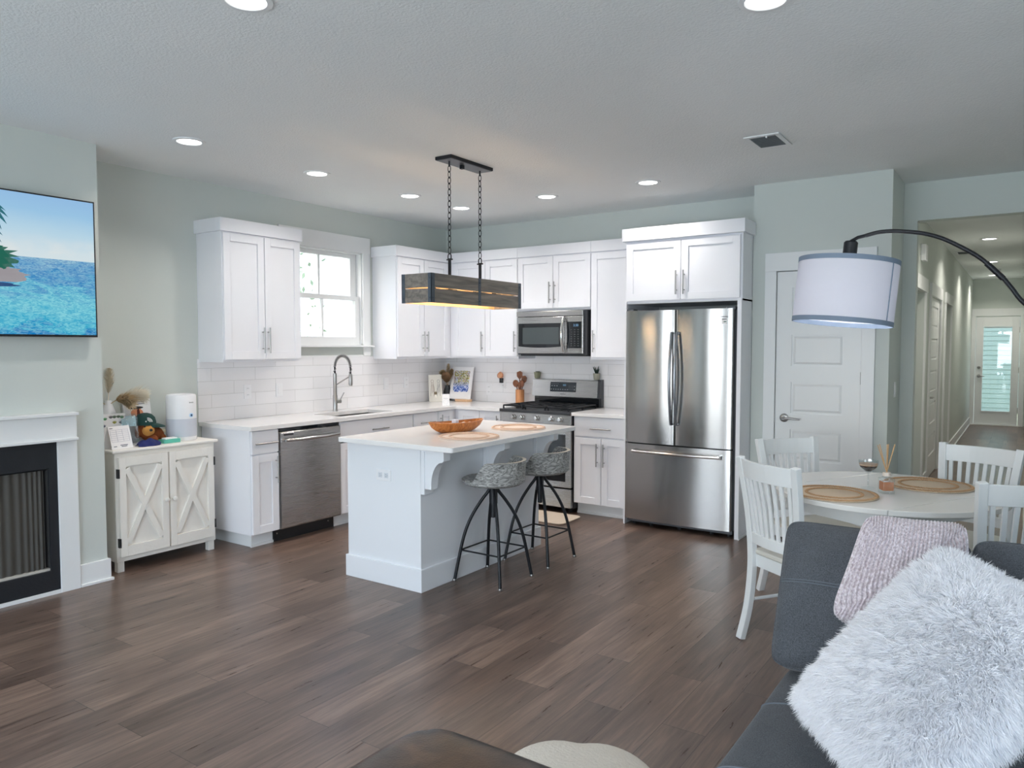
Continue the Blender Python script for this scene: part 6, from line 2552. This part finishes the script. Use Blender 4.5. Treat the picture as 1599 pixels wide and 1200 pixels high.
fm = bpy.data.materials.new('white_faux_fur')
fm.use_nodes = True
nt = fm.node_tree
nt.nodes.remove(nt.nodes['Principled BSDF'])
df = nt.nodes.new('ShaderNodeBsdfDiffuse')
df.inputs[0].default_value = srgb(250, 250, 252)
tl = nt.nodes.new('ShaderNodeBsdfTranslucent')
tl.inputs[0].default_value = srgb(250, 250, 252)
mx = nt.nodes.new('ShaderNodeMixShader')
mx.inputs[0].default_value = .52
nt.links.new(df.outputs[0], mx.inputs[1])
nt.links.new(tl.outputs[0], mx.inputs[2])
nt.links.new(mx.outputs[0], nt.nodes['Material Output'].inputs[0])
me = fur(F_, Bk, nr, 120000, 3)
me.materials.append(fm)
fo = bpy.data.objects.new('fur', me)
COL.objects.link(fo)
fo.parent = co

# ------------------------------------------------------------------ leather ottoman and cream floor cushion
lea_m, nt, b = mat('dark_brown_leather')
tc = nt.nodes.new('ShaderNodeTexCoord')
n_ = nt.nodes.new('ShaderNodeTexNoise')
n_.inputs['Scale'].default_value = 7
n_.inputs['Detail'].default_value = 6
n_.inputs['Distortion'].default_value = 1
nt.links.new(tc.outputs['Object'], n_.inputs['Vector'])
cr = nt.nodes.new('ShaderNodeValToRGB')
cr.color_ramp.elements[0].position = .35
cr.color_ramp.elements[0].color = srgb(30, 24, 24)
cr.color_ramp.elements[1].position = .68
cr.color_ramp.elements[1].color = srgb(84, 62, 50)
nt.links.new(n_.outputs['Fac'], cr.inputs[0])
nt.links.new(cr.outputs[0], b.inputs['Base Color'])
b.inputs['Roughness'].default_value = .33
n2 = nt.nodes.new('ShaderNodeTexVoronoi')
n2.inputs['Scale'].default_value = 160
nt.links.new(tc.outputs['Object'], n2.inputs['Vector'])
bp = nt.nodes.new('ShaderNodeBump')
bp.inputs['Strength'].default_value = .12
bp.inputs['Distance'].default_value = .003
nt.links.new(n2.outputs['Distance'], bp.inputs['Height'])
nt.links.new(bp.outputs[0], b.inputs['Normal'])
t = thing('leather_ottoman', 'dark brown leather ottoman at the bottom edge of the picture', 'ottoman', (4.225, -5.215, 0))
puff('top_cushion', [(-.36, -.40, .385), (.36, -.40, .385), (.36, .40, .385), (-.36, .40, .385)], .13, lea_m, t, n=36, p=7, q=3, edge=.55, noise=.0015)
MB().box(-.345, .345, -.385, .385, .05, .335).build('upholstered_box', lea_m, t, bevel=.02)
m2 = MB()
rr = .10
pts = []
for (cx_, cy_, a0) in ((.353 - rr, .393 - rr, 0), (-.353 + rr, .393 - rr, PI / 2), (-.353 + rr, -.393 + rr, PI), (.353 - rr, -.393 + rr, 3 * PI / 2)):
    for k in range(7): pts.append((cx_ + rr * math.cos(a0 + PI / 2 * k / 6), cy_ + rr * math.sin(a0 + PI / 2 * k / 6), .352))
m2.tube(pts, .006, 6, closed=True)
m2.build('welt', lea_m, t, smooth=True)
for sx in (-1, 1):
    for sy in (-1, 1):
        MB().cyl((sx * .28, sy * .32, 0), (sx * .28, sy * .32, .05), .025, 12, r1=.03).build('foot', blackpl_m, t)

t = thing('floor_cushion', 'cream pebble-shaped floor cushion behind the leather ottoman', 'cushion', (4.06, -4.275, 0))
crm = pm('cream_boucle', srgb(222, 216, 206), .9, var=.04, vscale=25, bump=.6, bscale=90)
P = []
for i in range(13):
    th_ = PI * i / 12
    row = []
    for k in range(49):
        a = 2 * PI * k / 48
        r = .250 * (1 + .06 * math.cos(2 * (a - .4)) - .12 * math.exp(-((a - 2.05) / .30) ** 2))
        q = math.sin(th_) ** .55
        row.append((r * q * math.cos(a), r * q * .98 * math.sin(a), .055 - .055 * math.cos(th_)))
    P.append(row)
MB().grid(P).build('cover', crm, t, smooth=True, angle=80)

for o in scene.objects:
    if o.parent is None and o.get('category') and not o.get('kind'):
        o['kind'] = 'thing'
